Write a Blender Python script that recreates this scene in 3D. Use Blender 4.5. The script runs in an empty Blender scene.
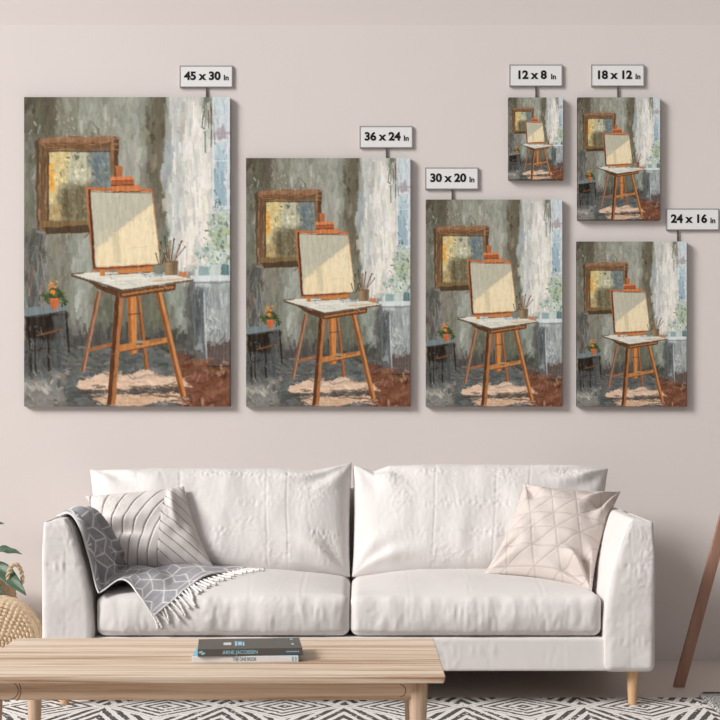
import bpy, bmesh, math, random
import numpy as np
from mathutils import Vector, Matrix
from mathutils.bvhtree import BVHTree

random.seed(7)
C = bpy.context.scene.collection
F, D, HZ, HC = 1448.0, 5.8, 405.0, 1.02      # focal length in px, camera-wall distance, horizon row, camera height


def W(px, py, Y):
    """point of the place seen at pixel (px,py) when it stands at depth Y"""
    d = D + Y
    return np.array([(px - 360) * d / F, Y, HC - (py - HZ) * d / F])


# ------------------------------------------------------------------ noise
_rng = np.random.default_rng(3)
_perm = _rng.permutation(256)
_perm = np.concatenate([_perm, _perm, _perm])
_g3 = _rng.normal(size=(256, 3)); _g3 /= np.linalg.norm(_g3, axis=1)[:, None]


def perlin(P, scale=1.0, seed=0):
    """3-D gradient noise of an (n,3) array, about -1..1"""
    P = np.asarray(P, float) * scale + seed * 17.37
    i = np.floor(P).astype(int); f = P - i
    w = f * f * f * (f * (f * 6 - 15) + 10)
    out = 0
    for dx in (0, 1):
        for dy in (0, 1):
            for dz in (0, 1):
                h = _perm[(_perm[(_perm[(i[:, 0] + dx) & 255] + i[:, 1] + dy) & 255] + i[:, 2] + dz) & 255]
                g = _g3[h]
                dot = g[:, 0] * (f[:, 0] - dx) + g[:, 1] * (f[:, 1] - dy) + g[:, 2] * (f[:, 2] - dz)
                out = out + dot * (w[:, 0] if dx else 1 - w[:, 0]) * (w[:, 1] if dy else 1 - w[:, 1]) * (w[:, 2] if dz else 1 - w[:, 2])
    return out * 1.6


def smooth(a, b, x):
    t = np.clip((x - a) / (b - a), 0, 1)
    return t * t * (3 - 2 * t)


def lin(c):
    c = np.asarray(c, float) / 255.0
    return np.where(c <= 0.04045, c / 12.92, ((c + 0.055) / 1.055) ** 2.4)


# ------------------------------------------------------------------ objects
def mesh(name, V, Fs, mat=None, parent=None, smooth_=True, col=None):
    me = bpy.data.meshes.new(name)
    V = np.asarray(V, float)
    if isinstance(Fs, np.ndarray):
        nf, k = Fs.shape
        me.vertices.add(len(V)); me.vertices.foreach_set('co', V.astype(np.float32).ravel())
        me.loops.add(nf * k); me.loops.foreach_set('vertex_index', Fs.astype(np.int32).ravel())
        me.polygons.add(nf)
        me.polygons.foreach_set('loop_start', np.arange(0, nf * k, k, dtype=np.int32))
        me.polygons.foreach_set('loop_total', np.full(nf, k, dtype=np.int32))
        me.update(calc_edges=True)
    else:
        me.from_pydata([tuple(v) for v in V], [], [tuple(f) for f in Fs])
    if smooth_:
        me.polygons.foreach_set('use_smooth', [True] * len(me.polygons))
    if col is not None:
        a = me.color_attributes.new('Col', 'FLOAT_COLOR', 'POINT')
        c4 = np.ones((len(V), 4), np.float32); c4[:, :3] = col
        a.data.foreach_set('color', c4.ravel())
    o = bpy.data.objects.new(name, me)
    C.objects.link(o)
    if mat: me.materials.append(mat)
    if parent: o.parent = parent
    return o


def from_bm(name, bm, mat=None, parent=None, smooth_=False):
    bmesh.ops.recalc_face_normals(bm, faces=bm.faces[:])
    me = bpy.data.meshes.new(name); bm.to_mesh(me); bm.free()
    if smooth_:
        me.polygons.foreach_set('use_smooth', [True] * len(me.polygons))
    o = bpy.data.objects.new(name, me); C.objects.link(o)
    if mat: me.materials.append(mat)
    if parent: o.parent = parent
    return o


def empty(name, loc=(0, 0, 0), rz=0):
    o = bpy.data.objects.new(name, None); C.objects.link(o)
    o.location = loc; o.rotation_euler = (0, 0, rz); o.empty_display_size = .1
    return o


def tag(o, label, cat, group=None, kind=None):
    o['label'] = label; o['category'] = cat
    if group: o['group'] = group
    if kind: o['kind'] = kind
    return o


def struct(o, label=None):
    o['kind'] = 'structure'
    if label: o['label'] = label
    return o


def add_box(bm, x0, x1, y0, y1, z0, z1, bevel=0.0, seg=2):
    r = bmesh.ops.create_cube(bm, size=1)
    vs = r['verts']
    for v in vs:
        v.co = Vector(((x0 + x1) / 2 + v.co.x * (x1 - x0), (y0 + y1) / 2 + v.co.y * (y1 - y0), (z0 + z1) / 2 + v.co.z * (z1 - z0)))
    if bevel:
        es = list({e for v in vs for e in v.link_edges})
        bmesh.ops.bevel(bm, geom=es, offset=bevel, segments=seg, affect='EDGES', profile=.5)
    return bm


def box(name, x0, x1, y0, y1, z0, z1, mat, parent=None, bevel=0.0, seg=2):
    return from_bm(name, add_box(bmesh.new(), x0, x1, y0, y1, z0, z1, bevel, seg), mat, parent)


def tube(path, rad, n=10, closed_ends=True, bump=None):
    """V,F of a tube along path; rad number or list; bump(i,theta)->radius factor"""
    path = [Vector(p) for p in path]
    m = len(path); V = []; Fs = []
    up = Vector((0.13, 0.21, 0.97))
    for i, p in enumerate(path):
        t = (path[min(i + 1, m - 1)] - path[max(i - 1, 0)]).normalized()
        a = t.cross(up)
        if a.length < 1e-4: a = t.cross(Vector((1, 0, 0)))
        a.normalize(); b = t.cross(a)
        r = rad[i] if hasattr(rad, '__len__') else rad
        for k in range(n):
            th = 2 * math.pi * k / n
            rr = r * (bump(i, th) if bump else 1)
            V.append(p + a * (rr * math.cos(th)) + b * (rr * math.sin(th)))
    for i in range(m - 1):
        for k in range(n):
            k2 = (k + 1) % n
            Fs.append((i * n + k, i * n + k2, (i + 1) * n + k2, (i + 1) * n + k))
    if closed_ends:
        Fs.append(tuple(range(n - 1, -1, -1)))
        Fs.append(tuple((m - 1) * n + k for k in range(n)))
    return V, Fs


def lathe(prof, n=32):
    """V,F from list of (r,z)"""
    V = []; Fs = []
    for r, z in prof:
        for k in range(n):
            a = 2 * math.pi * k / n
            V.append((r * math.cos(a), r * math.sin(a), z))
    for i in range(len(prof) - 1):
        for k in range(n):
            k2 = (k + 1) % n
            Fs.append((i * n + k, i * n + k2, (i + 1) * n + k2, (i + 1) * n + k))
    Fs.append(tuple(range(n - 1, -1, -1))); Fs.append(tuple((len(prof) - 1) * n + k for k in range(n)))
    return V, Fs


def grid_faces(nu, nv, off=0, flip=False):
    i, j = np.meshgrid(np.arange(nu - 1), np.arange(nv - 1), indexing='ij')
    a = (i * nv + j).ravel() + off; b = a + nv; c = b + 1; d = a + 1
    return np.stack([a, d, c, b] if flip else [a, b, c, d], 1)


def rounded_box(x0, x1, y0, y1, z0, z1, r, step):
    """welded grid on a rounded box: verts, quads, outward directions"""
    h = np.array([x1 - x0, y1 - y0, z1 - z0]) / 2; c = np.array([x0 + x1, y0 + y1, z0 + z1]) / 2
    ax = [np.linspace(-h[k], h[k], max(3, int(round(2 * h[k] / step)) + 1)) for k in range(3)]
    Vs = []; Fs = []; n = 0
    for k in range(3):
        a, b = [(1, 2), (2, 0), (0, 1)][k]
        for s in (-1, 1):
            A, B = np.meshgrid(ax[a], ax[b], indexing='ij')
            P = np.zeros(A.shape + (3,)); P[..., a] = A; P[..., b] = B; P[..., k] = s * h[k]
            Vs.append(P.reshape(-1, 3)); Fs.append(grid_faces(len(ax[a]), len(ax[b]), n, s < 0)); n += A.size
    V = np.concatenate(Vs); Fq = np.concatenate(Fs)
    key = np.round(V * 1e5).astype(np.int64)
    _, idx, inv = np.unique(key, axis=0, return_index=True, return_inverse=True)
    inv = np.asarray(inv).ravel()
    V = V[idx]; Fq = inv[Fq]
    inner = np.clip(V, -(h - r), h - r)
    d = V - inner; d /= np.maximum(np.linalg.norm(d, axis=1), 1e-9)[:, None]
    return inner + r * d + c, Fq, d


# ------------------------------------------------------------------ materials
class N:
    """tiny expression builder for math nodes"""
    def __init__(s, nt, sock): s.nt, s.s = nt, sock
    def _op(s, op, o=None, o2=None):
        n = s.nt.nodes.new('ShaderNodeMath'); n.operation = op
        for k, q in enumerate((s, o, o2)):
            if q is None: continue
            if isinstance(q, N): s.nt.links.new(q.s, n.inputs[k])
            else: n.inputs[k].default_value = q
        return N(s.nt, n.outputs[0])
    def __add__(s, o): return s._op('ADD', o)
    def __sub__(s, o): return s._op('SUBTRACT', o)
    def __mul__(s, o): return s._op('MULTIPLY', o)
    def __truediv__(s, o): return s._op('DIVIDE', o)
    def abs(s): return s._op('ABSOLUTE')
    def fract(s): return s._op('FRACT')
    def gt(s, o): return s._op('GREATER_THAN', o)
    def lt(s, o): return s._op('LESS_THAN', o)
    def mx(s, o): return s._op('MAXIMUM', o)
    def mn(s, o): return s._op('MINIMUM', o)
    def clamp(s):
        r = s._op('MULTIPLY', 1.0); r.s.node.use_clamp = True; return r


def new_mat(name):
    m = bpy.data.materials.new(name); m.use_nodes = True
    nt = m.node_tree; b = nt.nodes['Principled BSDF']
    return m, nt, b


def rgba(c): return tuple(float(x) for x in c) + (1.0,)


def coords(nt, scale=(1, 1, 1), kind='Object', rot=(0, 0, 0)):
    tc = nt.nodes.new('ShaderNodeTexCoord'); mp = nt.nodes.new('ShaderNodeMapping')
    mp.inputs['Scale'].default_value = scale; mp.inputs['Rotation'].default_value = rot
    nt.links.new(tc.outputs[kind], mp.inputs['Vector'])
    return mp.outputs['Vector']


def noise(nt, vec, scale, detail=4, rough=.5, dist=0.0):
    n = nt.nodes.new('ShaderNodeTexNoise')
    n.inputs['Scale'].default_value = scale; n.inputs['Detail'].default_value = detail
    n.inputs['Roughness'].default_value = rough; n.inputs['Distortion'].default_value = dist
    nt.links.new(vec, n.inputs['Vector'])
    return n.outputs['Fac']


def ramp(nt, fac, stops):
    r = nt.nodes.new('ShaderNodeValToRGB')
    el = r.color_ramp.elements
    while len(el) < len(stops): el.new(.5)
    for e, (p, c) in zip(el, stops): e.position = p; e.color = rgba(c)
    nt.links.new(fac, r.inputs['Fac'])
    return r.outputs['Color']


def bump(nt, b, h, strength, dist):
    n = nt.nodes.new('ShaderNodeBump')
    n.inputs['Strength'].default_value = strength; n.inputs['Distance'].default_value = dist
    nt.links.new(h, n.inputs['Height']); nt.links.new(n.outputs['Normal'], b.inputs['Normal'])


def plain(name, srgb, rough=.6, var=.06, nscale=12, spec=.3, bumps=None):
    """a paint, cloth or plastic: one colour with slight natural variation"""
    m, nt, b = new_mat(name)
    c = lin(srgb)
    v = coords(nt)
    b.inputs['Roughness'].default_value = rough
    b.inputs['Specular IOR Level'].default_value = spec
    nt.links.new(ramp(nt, noise(nt, v, nscale), [(.25, c * (1 - var)), (.75, np.minimum(c * (1 + var), 1))]), b.inputs['Base Color'])
    if bumps: bump(nt, b, noise(nt, v, bumps[0], 3), bumps[1], bumps[2])
    return m


def wood(name, dark, mid, light, axis='x', rough=.5, gs=1.0, staves=None):
    m, nt, b = new_mat(name)
    lo, hi = .9 * gs, 42 * gs
    sc = {'x': (lo, hi, hi), 'y': (hi, lo, hi), 'z': (hi, hi, lo)}[axis]
    v = coords(nt, sc)
    f1 = N(nt, noise(nt, v, 1.0, 5, .6, .6))
    sc2 = tuple(s * 3.1 for s in sc)
    f2 = N(nt, noise(nt, coords(nt, sc2), 1.0, 3, .6, .3))
    f = f1 * .72 + f2 * .28
    if staves:
        tc = nt.nodes.new('ShaderNodeTexCoord'); sp = nt.nodes.new('ShaderNodeSeparateXYZ')
        nt.links.new(tc.outputs['Object'], sp.inputs[0])
        wn = nt.nodes.new('ShaderNodeTexWhiteNoise'); wn.noise_dimensions = '1D'
        q = (N(nt, sp.outputs['Y']) * (1 / staves))._op('FLOOR')
        nt.links.new(q.s, wn.inputs['W'])
        f = f + (N(nt, wn.outputs['Value']) - .5) * .13
    nt.links.new(ramp(nt, f.s, [(.36, lin(dark)), (.46, lin(mid)), (.57, lin(light))]), b.inputs['Base Color'])
    b.inputs['Roughness'].default_value = rough; b.inputs['Specular IOR Level'].default_value = .25
    bump(nt, b, f.s, .12, .002)
    return m


def attr_mat(name, rough=.9, spec=.15, nscale=None, nstr=.2, ndist=.001):
    m, nt, b = new_mat(name)
    a = nt.nodes.new('ShaderNodeAttribute'); a.attribute_name = 'Col'
    nt.links.new(a.outputs['Color'], b.inputs['Base Color'])
    b.inputs['Roughness'].default_value = rough; b.inputs['Specular IOR Level'].default_value = spec
    if nscale: bump(nt, b, noise(nt, coords(nt), nscale, 3), nstr, ndist)
    return m


M = {}
M['wall'] = plain('wall_paint', (226, 217, 213), .9, .012, 1.5, .1, (220, .03, .0006))
M['frieze'] = plain('frieze_paint', (222, 212, 208), .9, .012, 1.5, .1)
M['floor'] = plain('floor_screed', (216, 204, 196), .6, .03, 3, .3)
M['sofa'] = plain('white_linen', (224, 219, 216), .95, .02, 6, .1, (320, .10, .0008))
M['sofa_dark'] = plain('sofa_underside', (120, 112, 106), .95)
M['table'] = wood('oak_table_top', (166, 126, 96), (216, 190, 164), (234, 216, 196), 'x', .5, 1.5, .030)
M['table_edge'] = wood('oak_apron', (142, 110, 84), (196, 162, 132), (222, 192, 164), 'x', .5, .9)
M['table_leg'] = wood('oak_leg', (166, 136, 112), (200, 170, 144), (216, 190, 166), 'z', .5, .7)
M['sofa_leg'] = wood('beech_leg', (186, 142, 104), (208, 166, 126), (222, 182, 144), 'z', .45, .6)
M['tripod'] = wood('walnut_brown', (124, 92, 78), (158, 120, 102), (174, 134, 116), 'z', .5, .8)
M['black_line'] = plain('dark_line', (62, 60, 60), .7)
M['tag_white'] = plain('tag_white', (236, 235, 234), .6, .01)
M['tag_border'] = plain('tag_border_grey', (150, 148, 146), .7)
M['ink'] = plain('black_ink', (20, 20, 20), .7)
M['stem'] = plain('stem_grey', (85, 82, 82), .7)
M['tassel'] = plain('tassel_yarn', (236, 232, 229), .95, .08, 120)
M['leaf'] = plain('leaf_green', (76, 98, 76), .45, .22, 22, .4)
M['plant_stem'] = plain('plant_stem', (110, 100, 70), .7, .1)
M['soil'] = plain('soil', (60, 48, 40), 1, .3, 60)
M['rope'] = plain('seagrass_rope', (200, 178, 150), .9, .18, 60, .1)
M['basket'] = attr_mat('woven_seagrass', .9)
M['joint'] = plain('joint_groove', (118, 92, 72), .8)
M['book_dark'] = plain('book_charcoal', (92, 88, 84), .45, .03, 20, .4)
M['book_white'] = plain('book_white_spine', (232, 232, 232), .5, .02)
M['book_blue'] = plain('book_light_blue', (130, 190, 212), .5, .03)
M['paper'] = plain('book_paper', (226, 220, 212), .9, .05, 90)
M['print_blue'] = plain('pale_blue_print', (160, 212, 226), .6, .02)
M['print_grey'] = plain('grey_blue_print', (112, 140, 158), .6, .02)
M['print_white'] = plain('white_print', (215, 215, 212), .6, .02)
M['canvas'] = attr_mat('painted_canvas', .75, .12)
M['throw'] = attr_mat('grey_throw', .97, .05, 260, .25, .0015)
M['pillow'] = attr_mat('pillow_cloth', .95, .08, 300, .12, .001)


def rug_mat():
    m, nt, b = new_mat('cream_rug_with_charcoal_diamonds')
    v = coords(nt)
    wob = nt.nodes.new('ShaderNodeTexNoise'); wob.inputs['Scale'].default_value = 38; wob.inputs['Detail'].default_value = 2
    nt.links.new(v, wob.inputs['Vector'])
    sp = nt.nodes.new('ShaderNodeSeparateXYZ'); nt.links.new(v, sp.inputs[0])
    w = (N(nt, wob.outputs['Fac']) - .5) * .012
    x = N(nt, sp.outputs['X']) + w; y = N(nt, sp.outputs['Y']) + w
    a = .2005
    cx = (((x - .148) / (2 * a) + .5).fract() - .5).abs() * 2      # 0 at centre .. 1 at half-width
    cy = (((y + .945) / (2 * a) + .5).fract() - .5).abs() * 2
    mm = cx + cy
    inside = mm.lt(1.0)
    rings = (mm * 4.5 + .35).fract().gt(.56)
    hatch_a = ((x * 1.0 + y * .42) * (1 / .042)).fract().gt(.48)
    hatch_b = ((x * 1.0 - y * .42) * (1 / .042)).fract().gt(.48)
    side = ((x - .148) / (2 * a)).fract().gt(.5)
    hatch = hatch_a * side + hatch_b * (side * -1.0 + 1.0)
    border = (mm - 1.0).abs().lt(.05)
    dark = rings * inside + hatch * (inside * -1.0 + 1.0)
    dark = dark * (border * -1.0 + 1.0)
    br = N(nt, noise(nt, coords(nt, (60, 60, 60)), 1.0, 2)).gt(.36)    # gaps where the wool skips
    dark = dark * br
    mix = nt.nodes.new('ShaderNodeMix'); mix.data_type = 'RGBA'
    nt.links.new(dark.s, mix.inputs['Factor'])
    mix.inputs[6].default_value = rgba(lin((232, 227, 222))); mix.inputs[7].default_value = rgba(lin((92, 88, 87)))
    nt.links.new(mix.outputs[2], b.inputs['Base Color'])
    b.inputs['Roughness'].default_value = 1; b.inputs['Specular IOR Level'].default_value = .05
    h = N(nt, noise(nt, v, 240, 2)) + dark * .4
    bump(nt, b, h.s, .3, .003)
    return m


def tweed_mat():
    m, nt, b = new_mat('dark_speckled_weave')
    v = coords(nt)
    f = noise(nt, v, 150, 2, .8)
    nt.links.new(ramp(nt, f, [(.40, lin((50, 48, 48))), (.50, lin((110, 106, 105))), (.57, lin((225, 220, 217)))]), b.inputs['Base Color'])
    b.inputs['Roughness'].default_value = 1
    bump(nt, b, f, .5, .004)
    return m


M['rug'] = rug_mat(); M['tweed'] = tweed_mat()

# ------------------------------------------------------------------ the room
ZF = HC + (HZ - 25) * D / F
struct(box('wall_back', -5, 5, 0, .12, 0, ZF, M['wall']), 'pale warm white wall behind the sofa')
struct(box('trim_1', -5, 5, .004, .12, ZF, 4.2, M['frieze']), 'slightly darker wall band along the top')
struct(box('floor', -5, 5, -6.6, .12, -.1, 0, M['floor']), 'plain grey beige floor')

RUGZ = .010
rug = box('area_rug', -2.4, 2.3, -3.3, -.795, .0, RUGZ, M['rug'], None, .004, 2)
tag(rug, 'cream area rug with charcoal diamond line pattern under the coffee table', 'rug')

bm = bmesh.new()
add_box(bm, 1.17, 2.0, -1.5, -.800, RUGZ, RUGZ + .016, .006, 2)
mat_ = from_bm('floor_mat', bm, M['tweed'])
tag(mat_, 'dark grey speckled mat lying on the patterned rug at lower right corner', 'mat')
bm = bmesh.new(); add_box(bm, 1.18, 2.0, -.812, -.797, RUGZ, RUGZ + .020, .006, 2)
from_bm('border', bm, M['black_line'], mat_)['label'] = 'black edge binding'

# ------------------------------------------------------------------ sofa
SF = -.973
XC = (348.5 - 360) / 300


def SX(px): return (px - 360) / 300.0
def SZ(py): return HC - (py - HZ) / 300.0


sofa = empty('sofa', (0, 0, 0))
tag(sofa, 'white linen two seat sofa with slanted arms on short wooden legs', 'sofa')


def crumple(P, amp, seed, dens=1.0):
    """patches of fine puckers, as in washed linen"""
    q = P + np.stack([perlin(P, 9, seed + 1), perlin(P, 9, seed + 2), perlin(P, 9, seed + 3)], 1) * .03
    patch = smooth(.10, .55, perlin(P, 6.5, seed + 4)) * dens
    r = 1 - np.abs(perlin(q * np.array([1.0, 1.0, .40]), 62, seed + 5))
    r2 = 1 - np.abs(perlin(q * np.array([.7, 1.0, 1.0]), 40, seed + 6))
    return amp * patch * (smooth(.5, 1, r) * .5 + smooth(.55, 1, r2) * .35 - .3)


def seam_line(t, c, w):
    """a stitched seam: narrow groove with a soft swell on both sides"""
    d = (t - c) / w
    return -np.exp(-d * d) + .35 * np.exp(-(d / 4) ** 2)


def pucker(t, c, along, P, seed, w=.022):
    """short folds that run across a seam"""
    env = np.exp(-((t - c) / w) ** 2) * smooth(-.25, .3, perlin(P, 7, seed))
    return env * perlin(np.stack([along * 88, t * 12, np.zeros_like(t)], 1), 1.0, seed)


sofa_bits = []

# base rail
V, Fq, nd = rounded_box(SX(88), SX(610), -.962, -.09, SZ(672), .2425, .007, .008)
nd_f = (nd[:, 1] < -.7)
V = V + nd * (crumple(V, .004, 11) * nd_f)[:, None]
V = V + nd * (nd_f * (.0050 * pucker(V[:, 2], SZ(655), V[:, 0], V, 12)))[:, None]
for sx in (445, 490, 525, 565):
    V = V + nd * (nd_f * .0014 * seam_line(V[:, 0], SX(sx), .003))[:, None]
sofa_bits.append(mesh('base', V, Fq, M['sofa'], sofa))

# arms (each tapers towards the top on its inner side)
def arm(sgn, seed):
    xo, xi = SX(656.3), SX(603.5)
    V, Fq, nd = rounded_box(xi, xo, SF, -.07, SZ(673), SZ(519), .026, .0060)
    z = V[:, 2]
    zs = [SZ(672), SZ(625), SZ(598), SZ(570), SZ(545), SZ(528), SZ(519)]
    ws = [1.0, .995, .95, .84, .67, .52, .44]
    k = np.interp(z, zs, ws)
    x = xo - (xo - V[:, 0]) * k
    # soft top: rounded, falling a little to the back and outside
    x = x - .006 * smooth(SZ(560), SZ(519), z) * 1
    V = np.stack([x, V[:, 1], z], 1)
    top = smooth(.55, .9, nd[:, 2])
    V[:, 2] -= top * .035 * smooth(-.5, -.05, V[:, 1])
    V[:, 2] -= top * np.clip((V[:, 0] - (xo - .058)) / .058, 0, 1) ** 2 * .034
    f = smooth(.5, .95, np.abs(nd[:, 1]) * (nd[:, 1] < 0)); i_ = smooth(.5, .95, -nd[:, 0])
    puff = .010 * f * np.sin(np.clip((V[:, 2] - SZ(672)) / (SZ(519) - SZ(672)), 0, 1) * math.pi)
    d = puff + crumple(V, .0045, seed) * np.maximum(f, .5 * i_)
    for py in (541, 566, 642):
        d = d + f * (.0012 * seam_line(V[:, 2], SZ(py), .003) + .0050 * pucker(V[:, 2], SZ(py), V[:, 0], V, seed + py, .014))
    d = d + .0009 * f * perlin(V, 60, seed + 3) + .004 * f * perlin(V, 9, seed + 2)
    d = d + f * .0012 * seam_line(V[:, 0], SX(631), .003)
    # piping where the front panel meets the sides
    pip = np.exp(-((np.abs(nd[:, 1]) - .72) / .10) ** 2) * (nd[:, 1] < 0) * (V[:, 2] > SZ(665))
    d = d + .0050 * pip * (nd[:, 0] < .3)
    V = V + nd * d[:, None]
    if sgn < 0:
        V[:, 0] = 2 * XC - V[:, 0]; Fq = Fq[:, ::-1]
    sofa_bits.append(mesh('arm', V, Fq, M['sofa'], sofa))


arm(1, 21); arm(-1, 31)

# back frame
V, Fq, nd = rounded_box(SX(97), SX(602), -.20, -.06, .20, .70, .03, .03)
sofa_bits.append(mesh('back_frame', V, Fq, M['sofa'], sofa))


# seat cushions
def seat(x0, x1, seed, seams):
    z0, z1 = SZ(637.5), .384
    V, Fq, nd = rounded_box(x0, x1, -.962, -.20, z0, z1, .030, .0065)
    cx, hx = (x0 + x1) / 2, (x1 - x0) / 2
    u = (V[:, 0] - cx) / hx; v = (V[:, 1] + .58) / .38
    h = np.clip((V[:, 2] - z0) / (z1 - z0), 0, 1)
    crown = .038 * (1 - np.abs(u) ** 2.6).clip(0) * (1 - np.abs(v) ** 4 * np.where(v < 0, 1.15, .55))
    V[:, 2] += crown * h
    f = smooth(.35, .9, -nd[:, 1]); t = smooth(.35, .9, nd[:, 2])
    d = .016 * f * np.sin(h * math.pi) * (1 - np.abs(u) ** 6)
    # broad pulls
    d = d + .005 * (f + .5 * t) * perlin(V * np.array([1, .7, .5]), 7, seed)
    d = d + .004 * f * perlin(V * np.array([1, .3, .35]), 22, seed + 1)
    d = d + crumple(V, .0036, seed + 2) * np.maximum(f, t * .45) + .0010 * f * perlin(V * np.array([1, .5, .4]), 75, seed + 9)
    zz = z0 + .62 * (z1 - z0)
    d = d + f * .0050 * pucker(V[:, 2], zz, V[:, 0], V, seed + 3, .022) + f * .0032 * pucker(V[:, 2], z0 + .05, V[:, 0], V, seed + 7, .022) + f * .0009 * seam_line(V[:, 2], zz, .003)
    for sx in seams:
        d = d + .0016 * np.maximum(f, t) * seam_line(V[:, 0] + .003 * perlin(V, 8, 5), SX(sx), .003)
    # welt near the lower edge
    d = d - .004 * np.exp(-((V[:, 2] - (z0 + .012)) / .005) ** 2) * f
    V = V + nd * d[:, None]
    o = mesh('seat_cushion', V, Fq, M['sofa'], sofa); sofa_bits.append(o)
    return o


seat(SX(95), SX(349.7), 41, (248, 301, 160))
seat(SX(350.3), SX(603), 51, (410, 470, 545))


# pillows: two bulging faces sewn along a common edge
def pillow(name, corners, T, mat, parent, nu, nv, n=3.0, e=.55, bow=(.05, .05), back=None, disp=None, edge=None, colf=None, center_shift=0):
    TL, TR, BR, BL = [np.asarray(c, float) for c in corners]
    s = np.linspace(-1, 1, nu); t = np.linspace(-1, 1, nv)
    s = np.sin(s * math.pi / 2) * .55 + s * .45; t = np.sin(t * math.pi / 2) * .55 + t * .45
    U, Vv = np.meshgrid(s, t, indexing='ij')
    U = U.ravel(); Vv = Vv.ravel()          # v: -1 bottom .. 1 top
    ue = U * (1 - bow[0] * (1 - Vv * Vv)); ve = Vv * (1 - bow[1] * (1 - U * U))
    a = ((ue + 1) / 2)[:, None]; b = ((ve + 1) / 2)[:, None]
    P = (BL * (1 - a) + BR * a) * (1 - b) + (TL * (1 - a) + TR * a) * b
    if edge is not None: P = P + edge(U, Vv)
    nrm = np.cross(TR - BL, TL - BR); nrm /= np.linalg.norm(nrm)
    if nrm[1] > 0: nrm = -nrm
    prof = ((1 - np.abs(U) ** n).clip(0) * (1 - np.abs(Vv) ** n).clip(0)) ** e
    inner = (1 - np.maximum(np.abs(U), np.abs(Vv)) ** 8).clip(0)
    Vs = []
    for k, sg in enumerate((1, -1)):
        th = T * prof * (1 if sg > 0 else (back if back is not None else 1))
        Q = P + sg * nrm * th[:, None]
        if disp is not None and sg > 0: Q = Q + nrm * (disp(U, Vv, Q) * inner)[:, None]
        Vs.append(Q)
    nn = nu * nv
    Fq = np.concatenate([grid_faces(nu, nv, 0), grid_faces(nu, nv, nn, True)])
    V = np.concatenate(Vs)
    # weld the rim
    idx = np.arange(nn).reshape(nu, nv); rim = np.zeros((nu, nv), bool); rim[0] = rim[-1] = True; rim[:, 0] = rim[:, -1] = True
    remap = np.arange(2 * nn); remap[nn + idx[rim]] = idx[rim]
    Fq = remap[Fq]
    used = np.unique(Fq); new = np.full(2 * nn, -1); new[used] = np.arange(len(used))
    V = V[used]; Fq = new[Fq]
    if nrm[1] < 0 and np.cross(V[Fq[0, 1]] - V[Fq[0, 0]], V[Fq[0, 2]] - V[Fq[0, 0]])[1] > 0: Fq = Fq[:, ::-1]
    col = None
    if colf is not None:
        c = colf(U, Vv); col = np.concatenate([c, c])[used]
    return mesh(name, V, Fq, mat, parent, True, col)


def back_cushion(pxs, seed, tops, seams, ears):
    """tops: list of (u, dz) along the top edge; seams: u of the stitched seams"""
    x0, x1 = pxs
    BLc = W(x0, 577, -.47); BRc = W(x1, 577, -.47)
    TLc = W(ears[0][0], ears[0][1], -.235); TRc = W(ears[1][0], ears[1][1], -.235)
    us = [q[0] for q in tops]; ds = [q[1] for q in tops]

    def edge(U, V_):
        o = np.zeros((len(U), 3))
        o[:, 2] = np.interp(U, us, ds) * smooth(.0, 1, V_)
        return o

    def disp(U, V_, Q):
        d = .012 * perlin(Q * np.array([1, .5, .6]), 5, seed) + .005 * perlin(Q * np.array([1, .5, .35]), 15, seed + 1) + .0008 * perlin(Q * np.array([1, .5, .5]), 70, seed + 8)
        d = d + crumple(Q, .0030, seed + 2)
        for su in seams:
            d = d + .0022 * seam_line(U + .006 * perlin(Q, 6, seed), su, .007)
        for pv, pa in ((.74, .0042), (.10, .0032), (-.42, .0036)):
            d = d + pa * pucker(V_, pv, Q[:, 0], Q, seed + int(pv * 50), .10) + .0010 * seam_line(V_, pv, .012)
        for su in seams:
            d = d + .0030 * pucker(U, su, Q[:, 2] * .8, Q, seed + int(su * 70), .028)
        # folds that run into the corners
        for cu, cv in ((-1, 1), (1, 1), (-1, -1), (1, -1)):
            r = np.hypot((U - cu) * 1.2, V_ - cv); ang = np.arctan2(V_ - cv, (U - cu) * 1.2)
            d = d + .009 * np.exp(-((r - .42) / .26) ** 2) * np.sin(ang * 9 + seed + r * 3)
        return d
    o = pillow('back_cushion', (TLc, TRc, BRc, BLc), .105, M['sofa'], sofa, 300, 150, 5.0, .5, (.012, .0), .8, disp, edge)
    sofa_bits.append(o)
    return o


back_cushion((97, 350), 61, [(-1, 0), (-.9, -.010), (-.3, -.018), (.45, -.028), (.70, -.036), (.80, -.028), (.93, -.012), (1, 0)], (.36, .52, -.3), ((90, 469.5), (352, 462.5)))
back_cushion((352, 598), 71, [(-1, 0), (-.93, -.012), (-.84, -.032), (-.72, -.014), (-.3, -.006), (.5, -.003), (1, 0)], (-.36, .12, .38), ((353, 465), (608, 468.5)))

# legs
def sofa_leg(x, y):
    z0, z1 = RUGZ, SZ(668)
    if y > -.75: z0 = 0.0
    V, Fs = lathe([(.0145, z0), (.015, z0 + .003), (.0205, z1 - .004), (.0205, z1 + .004)], 24)
    o = mesh('leg', V, Fs, M['sofa_leg'], sofa); o.location = (x, y, 0)
    me = o.data
    for p in me.polygons:
        if len(p.vertices) > 4: p.use_smooth = False


for lx in (SX(634) + .006, 2 * XC - SX(634) - .006):
    for ly in (-.915, -.16): sofa_leg(lx, ly)

# surface of the sofa for things that lie on it
def bvh_of(objs):
    vs = []; fs = []
    for o in objs:
        k = len(vs); me = o.data; mw = o.matrix_world
        vs += [tuple(v.co) for v in me.vertices]
        fs += [tuple(i + k for i in p.vertices) for p in me.polygons]
    return BVHTree.FromPolygons(vs, fs)


SOFA_BVH = bvh_of(sofa_bits)


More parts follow.
